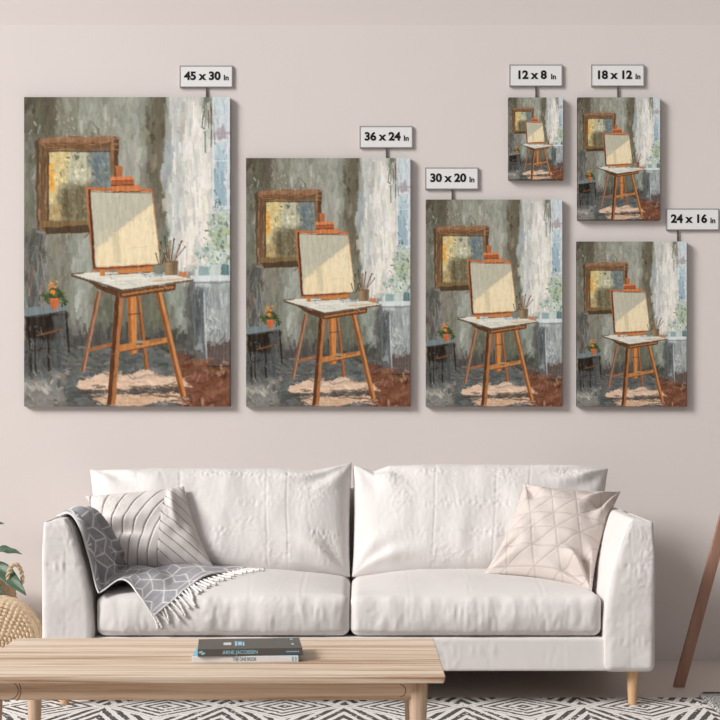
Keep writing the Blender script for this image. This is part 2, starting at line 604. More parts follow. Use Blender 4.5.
def push_out(V, bvh, gap):
    out = []
    for p in V:
        p = Vector(p)
        for _ in range(3):
            loc, n, i, dist = bvh.find_nearest(p)
            if loc is None: break
            s = (p - loc).dot(n)
            if s < gap and dist < .12: p = loc + n * (gap + 1e-4)
            else: break
        out.append(tuple(p))
    return np.array(out)


# ------------------------------------------------------------------ throw pillows
BASEP = lin((222, 215, 211))


def chevron(U, V_):
    """pleats meeting on a slanting line from the top right corner to the bottom"""
    ax = U * 1.0 - (V_ - 1) * .0          # across
    k = (U - (.30 + .42 * V_))            # signed distance to the fold line
    left = (V_ * (.62 + .3 * (U + .2)) - U) * 1.0 + .06 * np.sin(V_ * 2)
    right = (V_ * .62 + U * .78)
    p = np.where(k < 0, left / .27, right / .215)
    fr = p - np.floor(p)
    dist = np.minimum(fr, 1 - fr)
    return dist, k, fr


def left_disp(U, V_, Q):
    dist, k, fr = chevron(U, V_)
    d = -.006 * np.exp(-(dist / .07) ** 2) + .004 * (fr - .5)
    d = d + .010 * perlin(Q, 7, 81) + .006 * perlin(Q, 16, 82)
    # deep crease in from the left side
    d = d - .035 * np.exp(-((V_ + .12 + .25 * (U + .6)) / .13) ** 2) * smooth(.1, -.75, U)
    d = d + .018 * np.exp(-((V_ - .18 + .2 * (U + .6)) / .16) ** 2) * smooth(.2, -.6, U)
    d = d + .012 * np.exp(-((U - .62 - .12 * V_) / .08) ** 2) * smooth(-.6, .5, V_)
    return d + crumple(Q, .003, 83)


def left_col(U, V_):
    dist, k, fr = chevron(U, V_)
    m = np.exp(-(dist / .045) ** 2) * np.where(k < 0, 1, .62)
    c0 = BASEP[None] * (1 + .04 * np.sin(np.floor((V_ * .55 - U) / .205) * 2.4))[:, None]
    return c0 * (1 - m[:, None]) + lin((120, 110, 106))[None] * m[:, None]


p1 = pillow('throw_pillow', (W(85, 496, -.44), W(184, 486, -.42), W(213, 566, -.57), W(118, 573, -.58)), .085, M['pillow'], None,
            170, 150, 2.6, .6, (.07, .05), .7, left_disp, None, left_col)
tag(p1, 'off white throw pillow with dark chevron pleats leaning above the grey throw', 'pillow', 'throw pillows on the sofa')


def hexlines(U, V_):
    a = math.radians(-24)
    x = (U * math.cos(a) - V_ * math.sin(a)) * 2.0; y = (U * math.sin(a) + V_ * math.cos(a)) * 2.0
    # long parallel lines and zig-zag links between them
    l1 = np.abs((x / .95 + .5) - np.floor(x / .95 + .5) - .5) * .95
    cell = np.floor(x / .95)
    xx = x / .95 - cell
    zz = np.abs((y * 1.3 + np.where(cell % 2 == 0, .0, .5)) - np.floor(y * 1.3 + np.where(cell % 2 == 0, .0, .5)) - .5) * 2
    l2 = np.abs(zz - xx) * .35
    l3 = np.abs((y / .8 + xx * .6) - np.floor(y / .8 + xx * .6) - .5) * .8
    return np.minimum(np.minimum(l1, l2), l3 + .02)


def right_disp(U, V_, Q):
    d = -.0020 * np.exp(-(hexlines(U, V_) / .030) ** 2)
    d = d + .010 * perlin(Q, 8, 91) + .006 * perlin(Q, 18, 92)
    # folds into the corners
    d = d + .016 * np.exp(-((U * .7 + V_ * .7 + .95) / .10) ** 2) * 0
    for cu, cv, am in ((1, 1, .024), (1, -1, .030), (-1, 1, .014), (-1, -1, .012)):
        r = np.hypot(U - cu, V_ - cv); ang = np.arctan2(V_ - cv, U - cu)
        d = d + am * np.exp(-((r - .45) / .28) ** 2) * np.sin(ang * 8 + cu * 2 + cv)
    d = d - .022 * np.exp(-((V_ + .45 + .25 * (U - .5)) / .10) ** 2) * smooth(.1, .6, U)
    return d + crumple(Q, .004, 93)


def right_col(U, V_):
    m = np.exp(-(hexlines(U, V_) / .018) ** 2) * .5
    b = lin((212, 201, 194))
    return b[None] * (1 - m[:, None]) + lin((160, 146, 138))[None] * m[:, None]


p2 = pillow('throw_pillow', (W(524, 483, -.43), W(621, 491, -.47), W(592, 591, -.80), W(484, 574, -.66)), .080, M['pillow'], None,
            170, 150, 2.6, .6, (.10, .10), .7, right_disp, None, right_col)
tag(p2, 'beige throw pillow quilted with angular lines propped at right arm of sofa', 'pillow', 'throw pillows on the sofa')

# ------------------------------------------------------------------ grey throw over the left arm
CP = [  # rows along the length, each front -> back
    [(-1.020, -.89, .622), (-1.025, -.81, .628), (-1.025, -.73, .630), (-1.02, -.68, .626)],
    [(-.988, -.905, .634), (-.980, -.82, .638), (-.972, -.74, .638), (-.962, -.66, .628)],
    [(-.955, -.922, .588), (-.945, -.82, .594), (-.932, -.72, .590), (-.922, -.63, .572)],
    [(-.925, -.938, .500), (-.910, -.82, .510), (-.895, -.70, .508), (-.882, -.60, .492)],
    [(-.880, -.968, .380), (-.868, -.82, .415), (-.855, -.64, .428), (-.845, -.52, .432)],
    [(-.800, -.948, .424), (-.785, -.80, .428), (-.78, -.60, .428), (-.77, -.46, .430)],
    [(-.745, -.972, .380), (-.70, -.86, .420), (-.68, -.66, .428), (-.67, -.46, .432)],
    [(-.690, -.990, .312), (-.605, -.945, .370), (-.53, -.80, .415), (-.415, -.55, .424)],
]


def catmull(P, n):
    P = np.asarray(P, float); m = len(P)
    t = np.linspace(0, m - 1, n); i = np.clip(np.floor(t).astype(int), 0, m - 2); f = (t - i)
    g = lambda k: P[np.clip(k, 0, m - 1)]
    f = f.reshape((-1,) + (1,) * (P.ndim - 1))
    a, b, c, d = g(i - 1), g(i), g(i + 1), g(i + 2)
    return .5 * ((2 * b) + (-a + c) * f + (2 * a - 5 * b + 4 * c - d) * f ** 2 + (-a + 3 * b - 3 * c + d) * f ** 3)


NR, NCc = 210, 130
G = catmull(CP, NR)                       # NR x 4 x 3
G = np.swapaxes(catmull(np.swapaxes(G, 0, 1), NCc), 0, 1)      # NR x NC x 3
dr = np.gradient(G, axis=0); dc = np.gradient(G, axis=1)
nr = np.cross(dr, dc); nr /= np.maximum(np.linalg.norm(nr, axis=2), 1e-9)[..., None]
nr *= np.sign(nr[..., 2:3] + 1e-9)
lu = np.cumsum(np.concatenate([[0], np.linalg.norm(np.diff(G[:, NCc // 2], axis=0), axis=1)]))
lv = np.cumsum(np.concatenate([[0], np.linalg.norm(np.diff(G[NR // 3], axis=0), axis=1)]))
A_, B_ = np.meshgrid(lu, lv, indexing='ij')
ri, ci = np.meshgrid(np.linspace(0, 1, NR), np.linspace(0, 1, NCc), indexing='ij')
armw = smooth(.68, .50, ri)
fold = armw * (.014 * np.sin(ci * 14 + ri * 3) + .008 * np.sin(ci * 29 + 1 - ri * 6))
fold = fold + (1 - armw) * (.006 * np.sin((ri * 9 + ci * 5) * 2.2) * smooth(.15, .5, ci))
top = smooth(.16, .02, ri)
fold = fold * (1 - .7 * top) + top * .004 * np.sin(ci * 22 + ri * 30)
G2 = G + nr * (fold + .010)[..., None]
Vt = push_out(G2.reshape(-1, 3), SOFA_BVH, .0065)
# smooth once after the push so that the cloth stays taut
Vg = Vt.reshape(NR, NCc, 3)
for _ in range(3):
    S = Vg.copy(); S[1:-1, 1:-1] = (Vg[1:-1, 1:-1] * 2 + Vg[2:, 1:-1] + Vg[:-2, 1:-1] + Vg[1:-1, 2:] + Vg[1:-1, :-2]) / 6
    Vg = S
Vt = push_out(Vg.reshape(-1, 3), SOFA_BVH, .006)


def rhombille(x, y, s):
    """distance-like measure to the edges of tumbling-block rhombi"""
    b2 = y / (s * math.sqrt(3) / 2); a1 = x / s - b2 / 2
    i = np.floor(a1); j = np.floor(b2); f = a1 - i; g = b2 - j
    up = f + g < 1
    l1 = np.where(up, 1 - f - g, f + g - 1); l2 = np.where(up, f, 1 - g); l3 = np.where(up, g, 1 - f)
    L = np.sort(np.stack([l1, l2, l3], 0), axis=0)
    return (L[1] - L[0]) * s


dist = rhombille(A_.ravel() * 1.0 + .03, B_.ravel() * 1.0, .098)
edge_d = np.minimum(np.minimum(ci * lv[-1], (1 - ci) * lv[-1]), (1 - ri) * lu[-1]).ravel()
line = np.maximum(np.exp(-(dist / .0046) ** 4), np.exp(-(edge_d / .007) ** 4))
grey = lin((166, 164, 168)) * (1 + .14 * perlin(Vt, 60, 5))[:, None]
colr = grey * (1 - line[:, None]) + lin((236, 232, 231))[None] * line[:, None]
thr = mesh('throw_blanket', Vt, grid_faces(NR, NCc), M['throw'], None, True, colr)
sol = thr.modifiers.new('thick', 'SOLIDIFY'); sol.thickness = .005; sol.offset = 0.6
n0 = thr.data.polygons[len(thr.data.polygons) // 2].normal
if n0.z < 0: thr.data.flip_normals()
tag(thr, 'grey throw blanket with white tumbling block lines draped over left arm and seat', 'blanket')

rows = Vt.reshape(NR, NCc, 3)
edge = rows[-1]
ALLB = SOFA_BVH
NT = 26
for k in range(NT):
    q = (k + .5) / NT
    j = int(q * (NCc - 1))
    p = Vector(edge[j])
    d = Vector(edge[j] - rows[-10][j]).normalized()
    d = (d * .6 + Vector((.55, -.55 + .5 * q, -.55 * (1 - q)))).normalized()
    d = (d + Vector((random.uniform(-.2, .2), random.uniform(-.2, .2), 0))).normalized()
    L = .060 + random.uniform(-.008, .010) + .020 * q
    path = []; cur = p.copy()
    for s in range(15):
        loc, n, i, di = SOFA_BVH.find_nearest(cur)
        if (cur - loc).dot(n) < .0055 or di > .008: cur = loc + n * .0060
        path.append(cur.copy())
        cur = cur + d * (L / 14)
        d = (d + Vector((random.uniform(-.12, .12), random.uniform(-.12, .12), -.05))).normalized()
    V, Fs = tube(path, [.0042] * 14 + [.0052], 8, True, lambda i, th: 1 + .30 * math.sin(th * 2 + i * 1.7))
    mesh('tassel', V, Fs, M['tassel'], thr)

# ------------------------------------------------------------------ coffee table
TZ = .40
TX0, TX1, TYF, TYB = -.9135, .196, -2.487, -1.947
tab = empty('coffee_table', ((TX0 + TX1) / 2, (TYF + TYB) / 2, 0))
tag(tab, 'light oak coffee table with round legs standing on the rug before the sofa', 'table')
tl = Vector(tab.location)


def tpart(name, bm, mat):
    bmesh.ops.translate(bm, verts=bm.verts[:], vec=-tl)
    return from_bm(name, bm, mat, tab)


bm = bmesh.new(); add_box(bm, TX0, TX1, TYF, TYB, TZ - .018, TZ, .0025, 2)
for v in bm.verts:                       # undercut lower edge
    if v.co.z < TZ - .010:
        v.co.y = (v.co.y - tl.y) * .985 + tl.y; v.co.x = (v.co.x - tl.x) * .994 + tl.x
tpart('tabletop', bm, M['table'])
LX = (-.853, .135); LY = (-2.432, -2.005)
bm = bmesh.new()
add_box(bm, LX[0] - .03, LX[1] + .004, -2.445, -2.420, .336, TZ - .018, .003)
front_apron = tpart('apron', bm, M['table_edge'])
bm = bmesh.new(); add_box(bm, LX[0] - .03, LX[1] + .004, -2.01, -1.985, .336, TZ - .018, .003); tpart('apron', bm, M['table_edge'])
for x in LX:
    bm = bmesh.new(); add_box(bm, x - .0125, x + .0125, -2.42, -2.01, .336, TZ - .018, .003); tpart('apron', bm, M['table_edge'])
for x in LX:
    for y in LY:
        V, Fs = lathe([(.0125, RUGZ), (.0135, RUGZ + .004), (.0165, .19), (.0215, .335), (.0222, TZ - .0185)], 28)
        o = mesh('leg', V, Fs, M['table_leg'], tab); o.location = (x - tl.x, y - tl.y, 0)
        for p in o.data.polygons:
            if len(p.vertices) > 4: p.use_smooth = False
# rounded joint lines cut in the apron beside the legs
for xc, r, a0, a1 in ((-.812, .020, -80, 80), (-.822, .036, -40, 40), (.092, .014, -85, 85)):
    pts = [(xc + r * math.cos(math.radians(a)) - tl.x, -2.4450 - tl.y, .358 + r * math.sin(math.radians(a)))
           for a in np.linspace(a0, a1, 17)]
    V, Fs = tube(pts, .0010, 6)
    mesh('joint_line', V, Fs, M['joint'], front_apron)

# ------------------------------------------------------------------ lettering
def lettering(name, txt, size, mat, parent, loc, rot=(math.pi / 2, 0, 0), bold=0.0, depth=.0004, align='LEFT', sx=1.0, spacing=1.0):
    cu = bpy.data.curves.new(name, 'FONT'); cu.body = txt; cu.size = size; cu.extrude = depth; cu.offset = bold * size
    cu.align_x = align; cu.align_y = 'BOTTOM_BASELINE' if False else 'CENTER'; cu.space_character = spacing
    cu.resolution_u = 6
    tmp = bpy.data.objects.new('tmp', cu); C.objects.link(tmp)
    dg = bpy.context.evaluated_depsgraph_get(); dg.update()
    me = bpy.data.meshes.new_from_object(tmp.evaluated_get(dg))
    bpy.data.objects.remove(tmp)
    me.materials.clear(); me.materials.append(mat)
    o = bpy.data.objects.new(name, me); C.objects.link(o)
    o.parent = parent; o.location = loc; o.rotation_euler = rot; o.scale = (sx, 1, 1)
    return o


# ------------------------------------------------------------------ books
def book(name, cx, cy, z, w, dep, t, rz, cover, spine_m, label):
    b = empty(name, (cx, cy, z), rz)
    tag(b, label, 'book', 'books on the coffee table')
    bm = bmesh.new(); add_box(bm, -w / 2, w / 2, -dep / 2, dep / 2, 0, .002, .0006, 1)
    from_bm('cover', bm, cover, b)
    bm = bmesh.new(); add_box(bm, -w / 2, w / 2, -dep / 2, dep / 2, t - .002, t, .0006, 1)
    b_cover = from_bm('cover', bm, cover, b)
    bm = bmesh.new(); add_box(bm, -w / 2, w / 2, -dep / 2 - .0012, -dep / 2 + .0012, 0, t, .0008, 2)
    b_spine = from_bm('spine', bm, spine_m, b)
    bm = bmesh.new(); add_box(bm, -w / 2 + .003, w / 2 - .003, -dep / 2 + .0012, dep / 2 - .004, .002, t - .002)
    from_bm('page_block', bm, M['paper'], b)
    return b_spine, b_cover


t1, t2 = .0148, .0180
b1, b1_cover = book('book', -.2785, -2.230, TZ, .256, .155, t1, math.radians(1.5), M['book_blue'], M['book_white'],
          'light blue book with white spine lying under the charcoal book on the table')
lettering('lettering', 'THE ONE BOOK', .0125, M['print_grey'], b1, (-.002, -.0788, t1 / 2 - .0005), align='CENTER', sx=.62, bold=.008)
bm = bmesh.new(); add_box(bm, .112, .116, -.0792, -.0786, .002, t1 - .002); add_box(bm, .120, .1225, -.0792, -.0786, .002, t1 - .002)
from_bm('spine_mark', bm, M['book_blue'], b1)
b2, b2_cover = book('book', -.272, -2.232, TZ + t1, .252, .150, t2, math.radians(5.5), M['book_dark'], M['book_dark'],
          'charcoal book with pale blue lettering on top of the light blue book')
yf = -.0763
lettering('lettering', 'ARNE JACOBSEN', .0122, M['print_blue'], b2, (-.024, yf, t2 / 2), align='CENTER', sx=.92, bold=.012)
# leaf-like mark at the left of the spine, small line of print at the right
bm = bmesh.new()
for (mx, mz, rr) in ((-.119, .011, .0042), (-.113, .0075, .0042)):
    vs = [bm.verts.new((mx + rr * 1.25 * math.cos(a) * .9 + rr * .5 * math.sin(a), yf, mz + rr * math.sin(a) * .7)) for a in np.linspace(0, 2 * math.pi, 9)[:-1]]
    bm.faces.new(vs)
from_bm('spine_mark', bm, M['print_blue'], b2)
bm = bmesh.new()
for k in range(9):
    add_box(bm, .087 + k * .0035, .0893 + k * .0035, yf - .0003, yf + .0003, .0075, .0105)
from_bm('spine_print', bm, M['print_blue'], b2)
bm = bmesh.new(); add_box(bm, -.064, -.045, -.022, .016, t2, t2 + .0003); from_bm('cover_print', bm, M['print_white'], b2_cover)
bm = bmesh.new()
for k, (xx, ww) in enumerate(((-.036, .005), (-.029, .010), (-.017, .004))):
    add_box(bm, xx, xx + ww, -.034 + .006 * (k % 2), .030 - .004 * k, t2, t2 + .0003)
from_bm('cover_print', bm, M['print_blue'], b2_cover)
bm = bmesh.new(); add_box(bm, .102, .108, -.030, -.012, t2, t2 + .0003); from_bm('cover_print', bm, M['print_blue'], b2_cover)
bm = bmesh.new(); add_box(bm, .102, .108, .046, .060, t2, t2 + .0003); from_bm('cover_print', bm, M['print_blue'], b2_cover)

# ------------------------------------------------------------------ the painting printed on every canvas
S_ = 3
PW, PH = 206, 309
HH, WW = PH * S_, PW * S_
gx = (24 + (np.arange(WW) + .5) / S_)[None, :].repeat(HH, 0)
gy = (97 + (np.arange(HH) + .5) / S_)[:, None].repeat(WW, 1)
IMG = np.zeros((HH, WW, 3)); IMG[:] = (130, 130, 119)
prng = np.random.default_rng(11)


def vn(cx, cy, seed):
    """smooth value noise with cells cx by cy photo px, -1..1"""
    r = np.random.default_rng(seed)
    nx, ny = int(PW / cx) + 3, int(PH / cy) + 3
    g = r.uniform(-1, 1, (ny, nx))
    x = (gx - 24) / cx; y = (gy - 97) / cy
    i = np.floor(x).astype(int); j = np.floor(y).astype(int); f = x - i; h = y - j
    f = f * f * (3 - 2 * f); h = h * h * (3 - 2 * h)
    return (g[j, i] * (1 - f) + g[j, i + 1] * f) * (1 - h) + (g[j + 1, i] * (1 - f) + g[j + 1, i + 1] * f) * h


WXn = vn(7, 9, 1) * .6 + vn(2.5, 3, 2) * .4; WYn = vn(9, 7, 3) * .6 + vn(3, 2.5, 4) * .4
STV = vn(1.6, 14, 5) * .6 + vn(.9, 5, 6) * .4; STH = vn(14, 1.6, 7) * .6 + vn(5, .9, 8) * .4


def poly(pts, col, warp=1.5, jit=9, soft=.0, alpha=1.0, st=None):
    pts = np.array(pts, float)
    pad = warp * 2 + 2
    x0 = max(0, int((pts[:, 0].min() - pad - 24) * S_)); x1 = min(WW, int((pts[:, 0].max() + pad - 24) * S_) + 1)
    y0 = max(0, int((pts[:, 1].min() - pad - 97) * S_)); y1 = min(HH, int((pts[:, 1].max() + pad - 97) * S_) + 1)
    if x1 <= x0 or y1 <= y0: return
    sl = (slice(y0, y1), slice(x0, x1))
    X = gx[sl] + WXn[sl] * warp; Y = gy[sl] + WYn[sl] * warp
    ins = np.zeros(X.shape, bool); n = len(pts)
    for i in range(n):
        xa, ya = pts[i]; xb, yb = pts[(i + 1) % n]
        if ya == yb: continue
        c = ((Y < ya) != (Y < yb)) & (X < (xb - xa) * (Y - ya) / (yb - ya) + xa)
        ins ^= c
    m = ins.astype(float)
    if soft:
        k = max(1, int(soft * S_))
        for ax in (0, 1):
            c = np.cumsum(np.pad(m, [(k + 1, k) if a == ax else (0, 0) for a in (0, 1)], mode='edge'), axis=ax)
            m = (np.take(c, range(2 * k + 1, c.shape[ax]), axis=ax) - np.take(c, range(0, c.shape[ax] - 2 * k - 1), axis=ax)) / (2 * k + 1)
    m = (m * alpha)[..., None]
    s = (STV if st is None else st)[sl][..., None]
    IMG[sl] = IMG[sl] * (1 - m) + (np.array(col, float) + jit * s) * m


def stroke(xa, ya, xb, yb, w, col, alpha=.9, jit=8, seed=None):
    pad = w + 1
    x0 = max(0, int((min(xa, xb) - pad - 24) * S_)); x1 = min(WW, int((max(xa, xb) + pad - 24) * S_) + 1)
    y0 = max(0, int((min(ya, yb) - pad - 97) * S_)); y1 = min(HH, int((max(ya, yb) + pad - 97) * S_) + 1)
    if x1 <= x0 or y1 <= y0: return
    sl = (slice(y0, y1), slice(x0, x1))
    dx, dy = xb - xa, yb - ya; L = math.hypot(dx, dy) + 1e-6
    X = gx[sl] - xa; Y = gy[sl] - ya
    t = (X * dx + Y * dy) / L; q = (X * dy - Y * dx) / L + WXn[sl] * .35
    m = ((t > 0) & (t < L) & (np.abs(q) < w / 2)).astype(float)
    br = .5 + .5 * np.sin(q * 7 / max(w, .6) * 2.1 + t * .15 + xa)
    m = (m * alpha * (.62 + .38 * br))[..., None]
    IMG[sl] = IMG[sl] * (1 - m) + (np.array(col, float) + jit * (br[..., None] - .5)) * m


def daub(n, xr, yr, cols, l, w, ang=90, spread=20, alpha=.85, jit=10):
    for _ in range(n):
        x = prng.uniform(*xr); y = prng.uniform(*yr)
        a = math.radians(ang + prng.normal() * spread); ll = prng.uniform(*l)
        c = np.array(cols[prng.integers(len(cols))], float) + prng.normal() * 6
        stroke(x, y, x + ll * math.cos(a), y + ll * math.sin(a), prng.uniform(*w), c, alpha, jit)


def repaint(n, l, w, ang, spread, jitter, region=(24, 230, 97, 406), alpha=.8):
    """lay strokes that pick their colour up from what is already painted"""
    for _ in range(n):
        x = prng.uniform(region[0], region[1]); y = prng.uniform(region[2], region[3])
        c = IMG[min(HH - 1, int((y - 97) * S_)), min(WW - 1, int((x - 24) * S_))] + prng.normal() * jitter + prng.normal(size=3) * jitter * .25
        a = math.radians(ang + prng.normal() * spread); ll = prng.uniform(*l) / 2
        stroke(x - ll * math.cos(a), y - ll * math.sin(a), x + ll * math.cos(a), y + ll * math.sin(a), prng.uniform(*w), c, alpha)


R = lambda x0, y0, x1, y1: [(x0, y0), (x1, y0), (x1, y1), (x0, y1)]
# --- wall of the painted room
poly(R(20, 90, 62, 140), (92, 89, 77), 5, 10, 4)
poly(R(24, 140, 40, 240), (112, 112, 102), 4, 10, 4)
poly(R(58, 92, 112, 140), (128, 128, 116), 5, 12, 5)
poly(R(82, 98, 112, 132), (146, 149, 139), 5, 12, 4)
poly(R(110, 92, 150, 195), (142, 145, 136), 5, 10, 5)
poly(R(118, 140, 147, 192), (154, 156, 147), 4, 10, 4)
poly(R(146, 92, 172, 232), (104, 100, 87), 4, 8, 3)
poly([(150, 225), (172, 225), (178, 262), (160, 300), (152, 270)], (110, 114, 103), 4, 8, 4)
poly(R(24, 232, 48, 310), (92, 92, 90), 4, 14, 3)
poly(R(46, 228, 80, 345), (122, 122, 112), 5, 10, 4)
poly(R(74, 230, 94, 332), (146, 150, 143), 5, 10, 4)
poly(R(92, 292, 200, 345), (104, 105, 94), 5, 10, 5)
poly([(166, 288), (196, 284), (190, 320), (182, 336), (172, 316)], (142, 149, 142), 4, 9, 4)
poly(R(60, 330, 205, 350), (76, 76, 74), 5, 10, 5)
poly(R(185, 286, 202, 352), (92, 94, 92), 4, 9, 3)
# --- curtain
poly([(168, 92), (214, 92), (215, 268), (172, 272), (166, 215), (161, 175), (167, 130)], (181, 183, 180), 3, 12, 2)
poly([(186, 100), (209, 100), (212, 190), (212, 262), (180, 268), (182, 190)], (206, 204, 198), 4, 12, 4)
poly([(188, 180), (212, 180), (211, 262), (182, 262)], (216, 211, 203), 4, 8, 5)
poly([(164, 140), (174, 135), (172, 172), (161, 178)], (160, 168, 172), 2, 10, 1.5)
poly(R(204, 92, 213, 128), (112, 118, 108), 2.5, 16, 1.5)
# --- window
poly(R(213, 92, 232, 136), (186, 196, 202), 1.5, 14, 1)
poly(R(213, 131, 232, 137), (168, 160, 168), 1.5, 8, .8)
poly(R(213, 138, 232, 145), (196, 200, 204), 1.2, 8, .8)
poly(R(213, 145, 232, 163), (178, 194, 202), 1.5, 12, 1)
poly(R(213, 162, 230, 206), (146, 168, 182), 1.5, 9, 1)
poly(R(227, 92, 231, 276), (196, 206, 212), 1, 8, .6)
poly(R(212, 206, 232, 213), (196, 202, 202), 1.2, 8, .7)
poly(R(210, 212, 232, 276), (160, 174, 160), 2, 12, 2)
poly(R(194, 248, 232, 276), (184, 193, 188), 3, 12, 3)
# --- cabinet under the window
poly([(193, 282), (232, 282), (232, 366), (205, 366), (198, 340)], (150, 157, 158), 2.5, 14, 1)
poly([(191, 285), (201, 285), (203, 345), (195, 340)], (92, 97, 100), 2, 10, 1.5)
poly([(205, 345), (232, 335), (232, 366), (207, 366)], (100, 90, 88), 3, 10, 1.5)
poly([(188, 275), (232, 273), (232, 283), (196, 284)], (182, 190, 193), 1.2, 8, .6)
# --- floor
poly([(20, 350), (120, 344), (210, 352), (232, 364), (232, 410), (20, 410)], (94, 98, 98), 3, 14, 2, 1, STH)
poly([(176, 352), (232, 366), (232, 410), (182, 410)], (118, 78, 62), 4, 16, 3, 1, STH)
poly([(24, 378), (60, 372), (66, 410), (20, 410)], (122, 122, 120), 4, 16, 3, 1, STH)
repaint(2600, (7, 20), (2, 4.5), 90, 16, 7, (24, 230, 97, 345))
repaint(600, (5, 14), (2, 4), 5, 25, 9, (24, 230, 345, 406))
daub(60, (30, 118), (98, 232), [(150, 152, 142), (118, 112, 100), (166, 160, 148), (96, 94, 84)], (4, 10), (1, 3), 80, 30, .7)
daub(34, (55, 112), (116, 137), [(182, 164, 150), (194, 194, 186), (150, 128, 112), (160, 160, 150)], (1, 2.6), (.7, 1.6), 95, 25, .75)
daub(90, (172, 212), (97, 265), [(214, 212, 208), (190, 194, 196), (226, 222, 214), (170, 176, 180)], (10, 30), (1, 2.2), 90, 5, .7)
daub(18, (203, 214), (97, 132), [(84, 94, 84), (150, 150, 140), (100, 92, 84), (180, 170, 160)], (10, 24), (.9, 1.8), 90, 4, .8)
daub(30, (214, 230), (98, 205), [(208, 216, 222), (160, 184, 202), (190, 196, 204)], (5, 16), (.8, 1.8), 90, 6, .7)
daub(30, (24, 45), (235, 305), [(72, 68, 66), (130, 108, 96), (112, 122, 128), (150, 140, 132)], (8, 26), (.9, 2), 90, 8, .7)
daub(14, (178, 208), (254, 264), [(222, 204, 192), (214, 198, 188)], (4, 9), (2, 3.5), 140, 40, .7)
stroke(213, 97, 213.5, 212, 1.6, (214, 218, 220), .85); stroke(228.5, 97, 228.5, 274, 2.0, (206, 212, 216), .8)
stroke(213, 134, 230, 133, 2.6, (164, 154, 162), .85); stroke(213, 141, 230, 140.5, 1.8, (206, 208, 212), .85)
stroke(213, 206, 230, 206.5, 1.6, (206, 212, 212), .9); stroke(213, 210, 230, 210.5, 1.4, (150, 162, 164), .8)
stroke(213, 161, 230, 160.5, 1.4, (206, 216, 222), .7)
# foliage at the window
daub(70, (208, 230), (214, 262), [(118, 138, 108), (98, 124, 104), (150, 168, 140), (172, 178, 96), (84, 108, 92)], (1.5, 4), (1, 2.4), 60, 60, .9)
daub(40, (196, 212), (246, 268), [(124, 152, 146), (104, 134, 124), (158, 178, 172)], (1.5, 4), (1, 2.2), 60, 60, .9)
daub(14, (214, 222), (190, 206), [(98, 124, 122), (84, 110, 104)], (1.5, 4), (1, 2), 90, 40, .9)
daub(10, (203, 212), (236, 262), [(60, 66, 56), (70, 84, 70)], (1, 2), (.8, 1.4), 60, 60, .9)
repaint(260, (2, 5), (1.4, 3), 75, 50, 8, (194, 230, 210, 268), .7)
poly(R(199, 266, 209, 276), (138, 162, 164), 1, 8, .4); poly(R(221, 264, 229, 276), (96, 122, 128), 1, 8, .4)
poly(R(179, 271, 187, 276), (188, 118, 84), 1, 8, .4)
daub(70, (205, 230), (286, 334), [(174, 182, 184), (134, 142, 146), (160, 168, 170), (120, 126, 132)], (5, 15), (1, 2.4), 92, 8, .6)
stroke(204, 292, 207, 362, 1.8, (184, 190, 192), .8); stroke(202, 288, 204, 350, 2.2, (80, 86, 90), .85)
daub(22, (193, 201), (286, 325), [(92, 98, 102), (112, 118, 118), (72, 76, 80)], (8, 22), (1, 2), 90, 6, .75)
poly([(207, 352), (216, 346), (232, 342), (232, 366), (208, 366)], (98, 86, 84), 2, 12, .8, .85)
stroke(207, 366, 232, 366, 1.6, (66, 50, 46), .9)
poly([(189, 276), (232, 274.5), (232, 280), (196, 281)], (196, 203, 205), .8, 8, .4); stroke(192, 282.5, 232, 282, 1.8, (112, 120, 126), .85)
daub(10, (206, 214), (308, 330), [(110, 122, 136), (194, 198, 200)], (3, 7), (1, 1.8), 60, 30, .8)
# --- gilt picture on the wall
poly([(35, 142), (40, 137), (44, 232), (37, 226)], (86, 72, 58), 1.2, 8, .8)
poly([(39, 139), (117, 137), (118, 180), (117, 226), (95, 231), (44, 233), (39, 228)], (138, 104, 76), 1.4, 14, .4)
poly([(40, 138), (118, 136), (117, 141), (42, 143)], (146, 108, 84), 1.2, 10, .5)
poly([(44, 143), (112, 142), (110, 150), (48, 152)], (112, 84, 62), 1, 10, .4)
poly([(40, 144), (48, 150), (47, 222), (41, 230)], (108, 84, 64), 1, 12, .4)
poly([(42, 221), (96, 217), (96, 226), (45, 230)], (124, 100, 68), 1, 12, .4)
poly([(42, 228), (96, 224), (95, 232), (46, 234)], (82, 68, 54), 1, 8, .4)
poly([(114, 136), (119, 140), (118, 178), (114, 178)], (92, 68, 52), 1, 8, .4)
daub(40, (38, 118), (136, 150), [(164, 124, 94), (126, 94, 70), (146, 108, 80)], (4, 12), (.8, 1.8), 2, 8, .7)
daub(22, (38, 48), (150, 228), [(104, 80, 62), (152, 122, 98), (132, 102, 78)], (5, 14), (.8, 1.8), 88, 6, .7)
poly([(48, 151), (110, 151), (111, 200), (90, 220), (48, 220)], (138, 136, 116), 1, 10, .4)
poly([(47, 151), (74, 151), (66, 185), (60, 205), (48, 205)], (198, 182, 134), 2, 14, 2)
poly([(70, 152), (92, 151), (92, 180), (72, 188), (66, 170)], (176, 174, 150), 3, 14, 2)
poly([(88, 150), (110, 150), (111, 190), (92, 190)], (112, 124, 126), 4, 16, 3)
poly([(58, 188), (90, 182), (90, 220), (54, 220)], (112, 104, 82), 4, 16, 4)
poly(R(48, 164, 54, 190), (216, 158, 72), 2, 12, 1.2)
poly(R(47, 205, 62, 220), (168, 148, 108), 2, 10, 1.5)
daub(150, (50, 108), (154, 218), [(118, 116, 96), (150, 150, 128), (88, 92, 84), (176, 172, 146), (108, 128, 128)], (1.5, 5), (.9, 2), 75, 40, .6)
daub(26, (92, 109), (152, 186), [(98, 114, 128), (126, 140, 144), (100, 108, 104)], (3, 8), (1, 2.2), 85, 20, .75)
